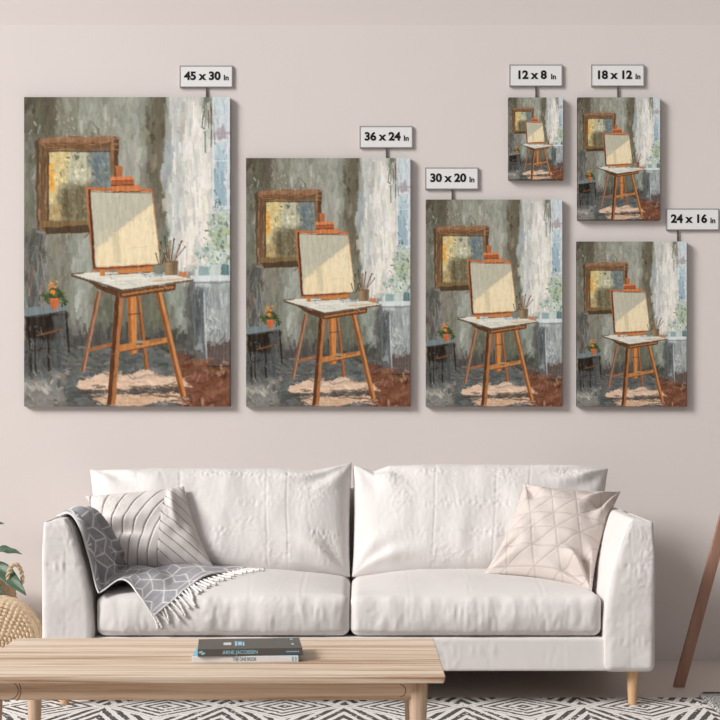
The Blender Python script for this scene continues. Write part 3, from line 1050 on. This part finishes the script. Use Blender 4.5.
daub(16, (48, 66), (154, 186), [(218, 206, 160), (224, 176, 92), (206, 194, 148)], (2, 6), (1, 2.4), 80, 30, .8)
daub(16, (72, 86), (160, 182), [(190, 190, 172), (198, 194, 172)], (2, 5), (1.2, 2.6), 70, 50, .7)
daub(10, (66, 86), (150, 158), [(84, 94, 88), (106, 112, 100)], (2, 5), (1, 2), 20, 40, .7)
repaint(420, (2, 6), (1.2, 2.8), 80, 45, 10, (49, 109, 153, 219), .75)
poly([(47, 150.5), (111, 150.5), (111, 152), (49, 152)], (96, 74, 56), .6, 8, .3)
poly(R(47, 151, 49, 221), (92, 72, 54), .6, 8, .3)
# --- small table with flowers
poly([(24, 316), (66, 312), (67, 340), (26, 345)], (52, 46, 43), 2, 14, 1)
poly([(52, 316), (68, 312), (70, 345), (56, 348)], (78, 80, 80), 2, 10, 1)
poly([(24, 340), (64, 338), (64, 366), (24, 372)], (80, 84, 86), 3, 14, 2)
for xa, ya, xb, yb, w in ((29, 318, 31, 372, 2.2), (48, 316, 49, 371, 2.2), (66, 311, 69, 352, 2), (35, 340, 36, 374, 1.6)):
    stroke(xa, ya, xb, yb, w, (44, 34, 32), .95, 8)
stroke(36, 335, 63, 329, 2.4, (120, 82, 58), .9); stroke(25, 352, 46, 348, 1.6, (70, 52, 46), .9)
daub(30, (25, 66), (322, 368), [(46, 38, 36), (96, 72, 60), (110, 112, 110), (132, 112, 100)], (3, 9), (.8, 1.6), 80, 40, .7)
poly([(24, 308), (66, 304), (68, 309), (26, 316)], (112, 126, 132), 1, 10, .4)
stroke(25, 317, 66, 311, 1.2, (60, 62, 66), .9)
daub(40, (43, 66), (288, 303), [(62, 80, 50), (80, 98, 60), (50, 66, 44), (98, 110, 80)], (2, 6), (1.4, 3), 60, 50, .95)
poly([(45, 299), (50, 288), (58, 287), (64, 297), (58, 301), (50, 301)], (64, 80, 52), 2.5, 12, .6, .7)
poly([(49.5, 298), (59, 298), (57.5, 308.5), (51.5, 308.5)], (184, 98, 60), .5, 10, .3)
stroke(50, 299, 58, 299, 1.2, (206, 120, 80), .9)
daub(18, (50, 57), (279, 292), [(228, 124, 44), (236, 148, 60), (210, 104, 40)], (1.5, 3.5), (1, 2.2), 100, 40, .95)
# --- sunlit paper on the floor
poly([(80, 380), (98, 376), (104, 371), (128, 374), (150, 369), (158, 376), (176, 375), (190, 382), (178, 387), (82, 390), (77, 386)], (208, 178, 156), 2.6, 16, .5, .95, STH)
poly([(92, 397), (110, 393), (140, 394), (170, 391), (184, 396), (170, 402), (130, 405), (104, 404)], (204, 168, 140), 3, 16, .6, .92, STH)
stroke(80, 390.5, 186, 389, 2.2, (98, 84, 78), .8); stroke(140, 388, 182, 386, 1.6, (86, 72, 66), .8)
daub(16, (116, 150), (370, 378), [(120, 140, 150), (96, 120, 150), (216, 196, 176)], (2, 6), (.8, 1.6), 10, 30, .8)
daub(60, (80, 186), (372, 404), [(220, 196, 176), (190, 160, 138), (212, 178, 152), (170, 140, 122)], (4, 12), (1, 2), 3, 12, .6)
daub(46, (180, 230), (358, 405), [(140, 92, 70), (100, 62, 48), (170, 136, 116), (128, 80, 60), (84, 62, 56), (150, 112, 94)], (3, 9), (1.4, 3.4), 60, 45, .75)
daub(44, (24, 66), (370, 405), [(160, 160, 155), (120, 128, 130), (178, 170, 160), (80, 80, 79), (140, 124, 114)], (3, 10), (1.4, 3.8), 75, 35, .7)
daub(40, (60, 120), (348, 372), [(78, 84, 88), (106, 112, 112), (124, 126, 122), (96, 80, 72)], (4, 12), (1, 2.4), 5, 15, .7)
repaint(500, (3, 8), (1.2, 2.6), 30, 50, 7, (24, 230, 350, 406), .5)
# --- easel: legs first, then the board
def leg(pts, dark, lightc, wl=.45):
    poly(pts, lightc, .5, 10, .25)
    (xa, ya), (xb, yb), (xc_, yc_), (xd, yd) = pts            # top-left, top-right, bottom-right, bottom-left
    poly([(xa, ya), (xa + (xb - xa) * wl, yb), (xd + (xc_ - xd) * wl, yc_), (xd, yd)], dark, .5, 8, .25)


daub(60, (66, 190), (384, 396), [(84, 70, 64), (100, 84, 76), (72, 64, 62)], (5, 14), (1, 2.2), 3, 10, .6)
leg([(97, 291), (101.5, 291), (84.5, 372), (80.5, 372)], (118, 82, 66), (168, 118, 92), .5)
leg([(136, 293), (140, 293), (149, 369), (145, 370)], (112, 74, 50), (168, 108, 66), .4)
leg([(127.5, 294), (136, 294), (137, 353), (129.5, 354)], (150, 92, 52), (196, 126, 70), .35)
poly([(88, 348), (116, 341), (116, 345), (87, 352)], (150, 98, 66), .5, 8, .3)
poly([(116, 345), (170, 336), (170, 342), (116, 353)], (184, 124, 74), .6, 10, .3)
stroke(117, 352.5, 168, 342.5, 1.2, (106, 68, 46), .9); stroke(150, 341, 162, 339, 3.4, (120, 86, 66), .6)
poly(R(136, 340, 143, 343), (150, 140, 124), .5, 8, .3); stroke(136, 344, 143, 343.5, 1.2, (60, 44, 36), .9)
stroke(128, 314, 141, 313, 1.3, (90, 60, 44), .9)
leg([(116, 290), (124, 290), (115.5, 404), (107, 405)], (92, 58, 42), (164, 108, 68), .52)
leg([(155, 290), (161, 289), (186.5, 396), (181, 398)], (132, 82, 50), (188, 126, 76), .45)
poly([(86, 279), (122, 291), (176, 284), (175, 290), (122, 298), (97, 288)], (96, 66, 48), .7, 10, .3)
stroke(122, 294.5, 174, 286.5, 2.2, (188, 124, 70), .9); stroke(98, 285, 121, 294, 1.5, (84, 58, 44), .9)
poly([(71, 274), (84, 272.5), (118, 271.5), (164, 272.5), (194, 279), (160, 284), (122, 289.5), (100, 282)], (202, 200, 190), .6, 10, .3, 1, STH)
stroke(71, 275, 122, 290.5, 2.2, (84, 66, 54), .95); stroke(122, 290.5, 193, 280, 2.2, (104, 80, 62), .95); stroke(71, 274, 84, 272.5, 1.6, (92, 76, 64), .9)
stroke(104, 280, 150, 277, 2.4, (216, 214, 206), .7); stroke(152, 281, 184, 278.5, 1.6, (196, 150, 100), .7)
daub(14, (140, 160), (273, 276), [(94, 122, 158), (150, 160, 170), (120, 140, 150)], (2, 6), (.7, 1.3), 5, 10, .8)
daub(30, (96, 165), (274, 285), [(190, 192, 184), (214, 212, 206), (172, 176, 172)], (4, 12), (.8, 1.6), 4, 10, .5)
# board
poly([(85.5, 187), (152, 189), (162, 267), (93, 271)], (178, 104, 66), .6, 12, .3)
poly([(88, 189), (92, 190), (97, 268), (93, 269)], (92, 62, 46), .5, 8, .3)
poly([(90.5, 190.5), (151.5, 192), (160.5, 263), (95.5, 267)], (178, 175, 158), .5, 6, .3)
poly([(96, 247), (108, 239), (124, 226), (153.5, 203), (160.3, 263), (96.5, 266.5)], (218, 201, 167), 1.0, 8, 1.0)
poly([(124, 228), (150, 210), (156, 255), (126, 258)], (224, 208, 177), 2, 6, 3, .7)
poly([(111, 233), (118, 231), (122, 262), (115, 263)], (186, 178, 150), 1, 5, 1.2, .6)
poly([(97, 235), (108, 228), (110, 240), (98, 246)], (190, 184, 160), 2, 6, 1.5, .6)
daub(46, (94, 152), (194, 232), [(184, 182, 166), (168, 166, 150), (190, 186, 168)], (3, 9), (1, 2.4), 70, 40, .3)
daub(40, (104, 158), (228, 262), [(224, 208, 174), (210, 192, 156), (220, 202, 166)], (3, 9), (1, 2.4), 70, 40, .3)
stroke(128, 248, 148, 246.5, .7, (196, 174, 134), .6); stroke(132, 238, 133, 256, .6, (200, 180, 140), .5)
stroke(86, 188, 152, 190, 1.8, (186, 112, 72), .9); stroke(91, 191.5, 151, 193, 1.2, (110, 100, 88), .7)
stroke(94, 268.5, 161, 265, 1.5, (96, 66, 48), .95); stroke(152.5, 191, 161.5, 265, 1.0, (150, 122, 92), .8)
poly(R(100, 269, 105, 276), (190, 122, 70), .4, 8, .3); poly(R(145, 266, 152, 272), (184, 120, 72), .4, 8, .3)
poly([(117, 270), (150, 267), (150, 270.5), (118, 274)], (192, 126, 72), .4, 8, .3); stroke(106, 274.5, 150, 272, 1.0, (96, 66, 48), .8)
# clamp
poly(R(114.5, 166, 122.5, 177), (172, 106, 70), .5, 12, .3); stroke(115.5, 167, 115.5, 177, 1.6, (110, 66, 46), .9)
poly([(110, 177), (133, 176), (134, 180), (110.5, 181)], (204, 124, 82), .5, 10, .3)
poly([(110.5, 180.5), (134, 180), (134, 184.5), (112, 185)], (164, 92, 60), .5, 8, .3)
poly([(111, 186), (139.5, 184.5), (140, 191), (113, 192)], (196, 120, 76), .5, 12, .3)
stroke(111, 185.5, 134, 184.8, 1.3, (86, 52, 40), .95); stroke(113, 192, 140, 191.5, 1.3, (100, 62, 46), .9)
stroke(112, 180.6, 134, 180, .9, (120, 66, 46), .8)
# jars and brushes
for xa, ya, xb, yb, c in ((166, 262, 161, 244, (92, 70, 56)), (168, 262, 165, 239, (70, 56, 48)), (170, 262, 170, 243, (176, 110, 72)),
                          (171, 262, 174, 241, (60, 52, 48)), (172, 262, 179, 246, (150, 116, 90)), (173, 262, 184, 248, (110, 84, 66)),
                          (169, 262, 163, 250, (190, 150, 110)), (174, 262, 181, 243, (84, 66, 56)), (170, 261, 168, 247, (130, 86, 62)),
                          (159, 264, 156, 254, (70, 74, 70)), (160, 264, 160, 251, (86, 90, 84)), (162, 264, 165, 254, (60, 62, 60))):
    stroke(xa, ya, xb, yb, 1.0, c, .95, 6); stroke(xb, yb, xb + (xb - xa) * .15, yb + (yb - ya) * .15, 1.7, np.array(c) * .8, .9, 6)
poly([(154, 264), (163, 263), (163, 273.5), (155.5, 274)], (122, 128, 116), .5, 10, .3); stroke(155, 264.5, 163, 264, 1, (90, 94, 86), .8)
poly([(163.5, 261.5), (178, 260), (177, 274.5), (165, 275.5)], (146, 124, 98), .5, 12, .3); stroke(164.5, 262, 177, 261, 1.2, (104, 86, 70), .9)
poly([(172, 262), (178, 261), (177, 274), (173, 274.5)], (116, 98, 80), .5, 8, .4)
repaint(1400, (2.5, 6), (.8, 1.5), 88, 25, 5, (24, 230, 97, 345), .35)
# broken paint: dry-brush flecks, thin dark and light streaks, a slightly muted palette
daub(110, (24, 230), (97, 345), [(160, 160, 152), (88, 86, 78), (140, 132, 122)], (1.5, 5), (.6, 1.6), 88, 20, .28)
daub(110, (24, 230), (346, 405), [(150, 142, 134), (70, 66, 64), (140, 114, 98)], (1.5, 6), (.7, 2), 20, 40, .35)
fine = vn(.8, 1.6, 21) * .5 + vn(1.7, 3.4, 22) * .5
IMG = IMG + (STV * 4 + fine * 5)[..., None]
gl = IMG.mean(axis=2, keepdims=True)
IMG = gl + (IMG - gl) * .88
IMG = 118 + (IMG - 118) * 1.10 - 3 + np.array([2.0, 1.0, -2.0])
IMG = np.clip(IMG, 18, 240)

# canvas block: front grid carries the paint, the picture wraps round the sides
NX, NZ = 310, 464
PAINT_GAIN = 1.18


def sample(u, v):
    x = np.clip(u * WW - .5, 0, WW - 1.001); y = np.clip(v * HH - .5, 0, HH - 1.001)
    i = x.astype(int); j = y.astype(int); f = (x - i)[..., None]; g = (y - j)[..., None]
    return (IMG[j, i] * (1 - f) + IMG[j, np.minimum(i + 1, WW - 1)] * f) * (1 - g) + (IMG[np.minimum(j + 1, HH - 1), i] * (1 - f) + IMG[np.minimum(j + 1, HH - 1), np.minimum(i + 1, WW - 1)] * f) * g


uu, vv = np.meshgrid(np.linspace(0, 1, NX), np.linspace(0, 1, NZ), indexing='ij')
BLK_D = 1.0
rim = np.minimum(np.minimum(uu, 1 - uu) * 1.0, np.minimum(vv, 1 - vv) * 1.5)
yy = -1.0 + .10 * (1 - smooth(0, .006, rim))
Vf = np.stack([uu - .5, yy, (.5 - vv) * 1.5], -1).reshape(-1, 3)
cf = np.minimum(lin(sample(uu, vv).reshape(-1, 3)) * PAINT_GAIN, .92)
Ff = grid_faces(NX, NZ, 0, True)
idx = np.arange(NX * NZ).reshape(NX, NZ)
loop = np.concatenate([idx[:-1, 0], idx[-1, :-1], idx[::-1][:-1, -1], idx[0, ::-1][:-1]])
Vb = Vf[loop].copy(); Vb[:, 1] = 0
nb = len(loop); k = np.arange(nb); k2 = (k + 1) % nb
base = len(Vf)
Fside = np.stack([loop[k], base + k, base + k2, loop[k2]], 1)
Vc = np.concatenate([Vf, Vb]); cc = np.concatenate([cf, cf[loop]])
proto = mesh('canvas_print', Vc, np.concatenate([Ff, Fside]), M['canvas'], None, False, cc)

CANV = [  # px box, label, tag text, tag box, stem x
    ((24, 97, 230, 406.5), 'largest canvas print of the easel painting, at the far left of the wall', '45 x 30', (179.6, 65.7, 232.6, 87.4), 206.5),
    ((246, 158, 410.5, 406.5), 'second largest canvas print of the easel painting, under the tag 36 x 24', '36 x 24', (359.6, 126.2, 412.6, 148.0), 386.5),
    ((426, 199.5, 562.5, 406.5), 'canvas print of the easel painting hanging under the tag 30 x 20', '30 x 20', (425.2, 167.6, 478.2, 189.4), 452.2),
    ((508.6, 97.4, 563.1, 179.6), 'smallest canvas print of the easel painting, hanging under the tag 12 x 8', '12 x 8', (509.4, 64.6, 562.4, 86.4), 536),
    ((577.8, 97.3, 660.2, 219.8), 'second smallest canvas print of the easel painting, under the tag 18 x 12', '18 x 12', (591.2, 64.6, 644.2, 86.4), 617.9),
    ((577, 241.5, 687, 406.5), 'canvas print of the easel painting at lower right, under the tag 24 x 16', '24 x 16', (666.2, 208.6, 719.0, 230.2), 677.8),
]
CT = .024
for i, (b, lab, txt, tb, sxp) in enumerate(CANV):
    o = proto if i == 0 else proto.copy()
    if i: C.objects.link(o)
    P0 = W(b[0], b[1], -CT); P1 = W(b[2], b[3], -CT)
    o.scale = ((P1[0] - P0[0]), CT, (P0[2] - P1[2]) / 1.5)
    o.location = ((P0[0] + P1[0]) / 2, -.001, (P0[2] + P1[2]) / 2)
    tag(o, lab, 'canvas print', 'canvas prints on the wall')
    # size tag above it
    q0 = W(tb[0], tb[1], -.008); q1 = W(tb[2], tb[3], -.008)
    cx, cz = (q0[0] + q1[0]) / 2, (q0[2] + q1[2]) / 2; hw, hh = (q1[0] - q0[0]) / 2, (q0[2] - q1[2]) / 2
    t = empty('size_tag', (cx, -.001, cz))
    tag(t, 'small white size tag reading %s In, fixed above its canvas print' % txt, 'size tag', 'size tags on the wall')
    bm = bmesh.new(); add_box(bm, -hw + .003, hw - .003, -.008, 0, -hh + .003, hh - .003); plate = from_bm('plate', bm, M['tag_white'], t)
    bm = bmesh.new(); e = .0038
    add_box(bm, -hw, hw, -.0086, 0, hh - e, hh); add_box(bm, -hw, hw, -.0086, 0, -hh, -hh + e)
    add_box(bm, -hw, -hw + e, -.0086, 0, -hh + e, hh - e); add_box(bm, hw - e, hw, -.0086, 0, -hh + e, hh - e)
    from_bm('border', bm, M['tag_border'], t)
    sx_ = (sxp - 360) * (D - .006) / F - cx
    zb = P0[2] + .001 - cz
    bm = bmesh.new(); add_box(bm, sx_ - .0024, sx_ + .0024, -.0065, -.0005, zb, -hh); from_bm('stem', bm, M['stem'], t)
    lettering('lettering', txt, .0450, M['ink'], plate, (-.087 if len(txt) > 6 else -.078, -.0084, .001), bold=.040, sx=1.05, spacing=1.0)
    lettering('lettering', 'In', .029, M['ink'], plate, (.0695 if len(txt) > 6 else .059, -.0084, -.0055), bold=.03)

# ------------------------------------------------------------------ basket, plant, woven disc at the left
BX, BY = -1.49, -.27
bas = empty('woven_basket', (BX, BY, 0))
tag(bas, 'tall woven seagrass basket with rope handles holding the green plant', 'basket')
nth, nz = 260, 96
th = np.linspace(0, 2 * np.pi, nth, endpoint=False); zz = np.linspace(0, .362, nz)
TH, ZZ = np.meshgrid(th, zz, indexing='ij')
rowi = np.floor(ZZ / .0151); fz = ZZ / .0151 - rowi
wv = np.abs(np.sin(TH * 36 + (rowi % 2) * np.pi / 2))
rr = .158 + .014 * np.sin(ZZ / .362 * np.pi * .9) + .0055 * np.sqrt(np.clip(np.sin(fz * np.pi), 0, 1)) * (.35 + .65 * wv)
Vb = np.stack([rr * np.cos(TH), rr * np.sin(TH), ZZ], -1).reshape(-1, 3)
ii = np.arange(nth * nz).reshape(nth, nz)
a = ii[:, :-1]; b_ = np.roll(ii, -1, 0)[:, :-1]; c_ = np.roll(ii, -1, 0)[:, 1:]; d_ = ii[:, 1:]
Fb = np.stack([a.ravel(), b_.ravel(), c_.ravel(), d_.ravel()], 1)
cb = lin((172, 148, 120)) * (1 + .20 * perlin(Vb * np.array([1, 1, 3]), 40, 3))[:, None]
bo = mesh('body', Vb, Fb, M['basket'], bas, True, cb)
sm_ = bo.modifiers.new('wall', 'SOLIDIFY'); sm_.thickness = .008; sm_.offset = -1
# rim braid
pts = [(.160 * math.cos(t), .160 * math.sin(t), .362) for t in np.linspace(0, 2 * math.pi, 140)]
V, Fs = tube(pts, .0075, 10, False, lambda i, t: 1 + .25 * math.sin(2 * t + i * .9)); mesh('rim', V, Fs, M['rope'], bas)


def rope_handle(center, wx, hz, dirx):
    """twisted two-strand loop"""
    p = []
    for t in np.linspace(-.12, 1.12, 60):
        a = math.pi * (1 - t)
        p.append(Vector((center[0] + dirx[0] * wx * math.cos(a), center[1] + dirx[1] * wx * math.cos(a), center[2] + hz * math.sin(a) * (1 if math.sin(a) > 0 else .6))))
    bm_ = []
    Vs = []; Fs = []
    for s in (0, math.pi):
        q = []
        for i, c in enumerate(p):
            tng = (p[min(i + 1, len(p) - 1)] - p[max(i - 1, 0)]).normalized()
            n1 = tng.cross(Vector((dirx[1], -dirx[0], .0))).normalized(); n2 = tng.cross(n1)
            ph = i * .62 + s
            q.append(c + n1 * (.0042 * math.cos(ph)) + n2 * (.0042 * math.sin(ph)))
        v, f = tube(q, .0048, 8); k = len(Vs); Vs += v; Fs += [tuple(x + k for x in ff) for ff in f]
    return mesh('handle', Vs, Fs, M['rope'], bas)


hc = W(15, 580, -.40)
rope_handle((hc[0] - BX, hc[1] - BY, .366), .027, .060, (.96, .28))
rope_handle((-.128, -.10, .366), .027, .060, (.7, -.7))

plant = empty('potted_plant', (BX, BY, 0))
tag(plant, 'leafy green plant growing out of the woven basket at left edge', 'plant')
V, Fs = lathe([(.118, .02), (.140, .318), (.0005, .320)], 36)
mesh('soil', V, Fs, M['soil'], plant)
V, Fs = tube([(0, 0, .30), (.012, -.01, .42), (.0, -.015, .55), (-.02, -.01, .70)], [.009, .008, .007, .004], 8)
mesh('stem', V, Fs, M['plant_stem'], plant)


def leaf(p0, p1, wid, nrm, curl=.12, bend=.10):
    """broad pointed leaf from p0 to p1 (world), facing nrm, with a folded midrib"""
    p0 = Vector(p0); p1 = Vector(p1); ax = p1 - p0; L = ax.length; ax.normalize()
    n = Vector(nrm); n = (n - ax * n.dot(ax)).normalized(); sd = ax.cross(n)
    V = []; Fs = []; m = 22; q = 8
    for i in range(m + 1):
        t = i / m
        w = wid * (math.sin(math.pi * min(1, t ** .72)) ** .85) * .5 if t < 1 else 0
        w = max(w, .0012 if t < .3 else .0003)
        for j in range(-q // 2, q // 2 + 1):
            s = j / (q / 2)
            V.append(p0 + ax * (L * t) + sd * (w * s) + n * (abs(s) * w * curl * 2 - bend * L * (t * t) + .0025 * math.sin(t * 14 + s * 3)))
    c = q + 1
    for i in range(m):
        for j in range(q):
            Fs.append((i * c + j, i * c + j + 1, (i + 1) * c + j + 1, (i + 1) * c + j))
    V = [v - Vector((BX, BY, 0)) for v in V]
    o = mesh('leaf', V, Fs, M['leaf'], plant)
    s_ = o.modifiers.new('t', 'SOLIDIFY'); s_.thickness = .0014
    return o


def petiole(a, b, lf):
    a = Vector(a) - Vector((BX, BY, 0)); b = Vector(b) - Vector((BX, BY, 0))
    mid = (a + b) / 2 + Vector((0, 0, .02))
    pts = [a * (1 - t) ** 2 + mid * 2 * t * (1 - t) + b * t * t for t in np.linspace(0, 1, 10)]
    V, Fs = tube(pts, .0026, 6); mesh('stalk', V, Fs, M['plant_stem'], lf)


top = Vector((BX - .0, BY - .01, .50))
def w3(px, py, Y): return tuple(W(px, py, Y))
LEAVES = [
    (w3(-6, 548, -.33), w3(21, 551.5, -.36), .036, (0, -.55, .83), top + Vector((0, 0, .05))),
    (w3(-18, 553, -.36), w3(6, 548.5, -.40), .030, (0, -.7, .7), top),
    (w3(-8, 561, -.34), w3(24.5, 591.5, -.47), .060, (.15, -.85, .5), top + Vector((0, 0, -.06))),
    (w3(-22, 576, -.40), w3(3.5, 594, -.46), .052, (0, -.9, .4), top + Vector((0, 0, -.10))),
    (w3(-22, 528, -.25), w3(2.5, 521.5, -.27), .040, (0, -.7, .7), top + Vector((-.01, 0, .12))),
    (w3(-40, 540, -.3), w3(-70, 560, -.36), .055, (0, -.8, .6), top + Vector((0, 0, .06))),
    (w3(-36, 505, -.25), w3(-10, 470, -.22), .055, (.2, -.9, .3), top + Vector((-.02, 0, .18))),
    (w3(-48, 500, -.25), w3(-70, 470, -.28), .055, (0, -.9, .3), top + Vector((-.02, 0, .18))),
]
for a, b, wd, n_, src in LEAVES:
    petiole(src, a, leaf(a, b, wd, n_))

# round coiled disc standing on the floor before the basket
dc = W(-2, 642, -.53)
DR = .1635
disc = empty('woven_pouf', (dc[0], -.53, DR))
tag(disc, 'round coiled seagrass disc standing upright before the plant basket', 'pouf')
nr_, na = 120, 420
r_ = np.linspace(.004, 1, nr_); an = np.linspace(0, 2 * np.pi, na, endpoint=False)
RR, AA = np.meshgrid(r_, an, indexing='ij')
NRG = 12.0
spi = RR * NRG + AA / (2 * np.pi) * 1.0        # spiral coil
ring = np.floor(spi); fr = spi - ring
st = np.maximum(6, np.round(ring * 4.2))
tw = np.sin(AA * st + ring * 1.3)
h = .0125 * np.sqrt(np.clip(np.sin(fr * np.pi), 0, 1)) * (.45 + .55 * np.sqrt(np.clip(.5 + .5 * tw, 0, 1)))
dome = .045 + .010 * np.sqrt(np.clip(1 - RR ** 2, 0, 1)) - .030 * np.clip((RR - .86) / .14, 0, 1) ** 2
rad = RR * (DR - .006)
Vf = np.stack([rad * np.cos(AA), -(dome + h), rad * np.sin(AA)], -1).reshape(-1, 3)
Vk = np.stack([rad * np.cos(AA), (dome + h), rad * np.sin(AA)], -1).reshape(-1, 3)
ii = np.arange(nr_ * na).reshape(nr_, na); jn = np.roll(ii, -1, 1)
Ff = np.stack([ii[:-1].ravel(), ii[1:].ravel(), jn[1:].ravel(), jn[:-1].ravel()], 1)
nn = nr_ * na
Fr = np.stack([ii[-1], nn + ii[-1], nn + jn[-1], jn[-1]], 1)
Fc = np.array([list(ii[0][::-1])]) if False else None
V = np.concatenate([Vf, Vk]); Fq = np.concatenate([Ff, Ff[:, ::-1] + nn, Fr])
cdisc = lin((204, 182, 154)) * (1 + .14 * perlin(V, 50, 9) + .10 * perlin(V, 200, 4))[:, None]
mesh('body', V, Fq, M['basket'], disc, True, cdisc)
pts = [((DR - .007) * math.cos(t), 0, (DR - .007) * math.sin(t)) for t in np.linspace(0, 2 * math.pi, 200)]
for yo in (-.012, .012):
    V, Fs = tube([(x, yo, z) for x, y, z in pts], .0070, 10, False, lambda i, t: 1 + .22 * math.sin(2 * t + i * .8)); mesh('rim', V, Fs, M['rope'], disc)

# ------------------------------------------------------------------ wooden tripod at the right
TPX, TPY, APZ = 1.538, -.56, 1.34
tri = empty('wooden_tripod', (TPX, TPY, 0))
tag(tri, 'reddish brown wooden tripod whose leg slants down beside the sofa at right', 'tripod stand')
for a in (180, 62, -62):
    ca, sa = math.cos(math.radians(a)), math.sin(math.radians(a))
    rt, rb = .020, .385
    V = []
    for (r0, z0) in ((rb, 0.0), (rt, APZ)):
        for s, q in ((-1, -1), (1, -1), (1, 1), (-1, 1)):
            rr_ = r0 + s * .0195; tt = q * .011
            V.append((rr_ * ca - tt * sa, rr_ * sa + tt * ca, z0))
    Fs = [(3, 2, 1, 0), (4, 5, 6, 7)] + [(k, (k + 1) % 4, 4 + (k + 1) % 4, 4 + k) for k in range(4)]
    mesh('leg', V, Fs, M['tripod'], tri, False)
V, Fs = lathe([(.030, APZ - .03), (.055, APZ - .01), (.055, APZ + .02), (.02, APZ + .03)], 32)
mesh('hub', V, Fs, M['tripod'], tri, False)

# ------------------------------------------------------------------ light
SUN_DIR = Vector((.73, .42, -.51)).normalized()
sd = bpy.data.lights.new('daylight', 'SUN'); sd.energy = 2.8; sd.angle = math.radians(19); sd.color = (1.0, .985, .975)
so = bpy.data.objects.new('daylight', sd); C.objects.link(so)
so.rotation_euler = SUN_DIR.to_track_quat('-Z', 'Y').to_euler(); so.location = (-3, -3, 3)
ad = bpy.data.lights.new('window_light', 'AREA'); ad.shape = 'DISK'; ad.size = 1.5; ad.energy = 95; ad.color = (1.0, .985, .975)
ao = bpy.data.objects.new('window_light', ad); C.objects.link(ao)
ao.location = (-4.6, -2.9, 3.5)
ao.rotation_euler = (Vector((0, -.7, .5)) - Vector(ao.location)).to_track_quat('-Z', 'Y').to_euler()

wd = bpy.data.worlds.new('world'); bpy.context.scene.world = wd; wd.use_nodes = True
nt = wd.node_tree; bg = nt.nodes['Background']
tc = nt.nodes.new('ShaderNodeTexCoord'); vm = nt.nodes.new('ShaderNodeVectorMath'); vm.operation = 'DOT_PRODUCT'
nt.links.new(tc.outputs['Generated'], vm.inputs[0]); vm.inputs[1].default_value = Vector((-.68, -.50, .54)).normalized()
mr = nt.nodes.new('ShaderNodeMapRange'); mr.interpolation_type = 'SMOOTHSTEP'
mr.inputs['From Min'].default_value = -.25; mr.inputs['From Max'].default_value = .95
mr.inputs['To Min'].default_value = .02; mr.inputs['To Max'].default_value = .46
nt.links.new(vm.outputs['Value'], mr.inputs['Value'])
bg.inputs['Color'].default_value = (1.0, .985, .98, 1)
nt.links.new(mr.outputs['Result'], bg.inputs['Strength'])

# ------------------------------------------------------------------ camera
cam = bpy.data.cameras.new('camera'); co = bpy.data.objects.new('camera', cam); C.objects.link(co)
cam.sensor_width = 36; cam.lens = F / 720 * 36; cam.shift_y = (HZ - 360) / 720
co.location = (0, -D, HC); co.rotation_euler = (math.pi / 2, 0, 0)
sc = bpy.context.scene; sc.camera = co
sc.view_settings.view_transform = 'Standard'; sc.view_settings.look = 'None'
sc.view_settings.gamma = 1; sc.view_settings.use_curve_mapping = False
sc.view_settings.exposure = -0.06
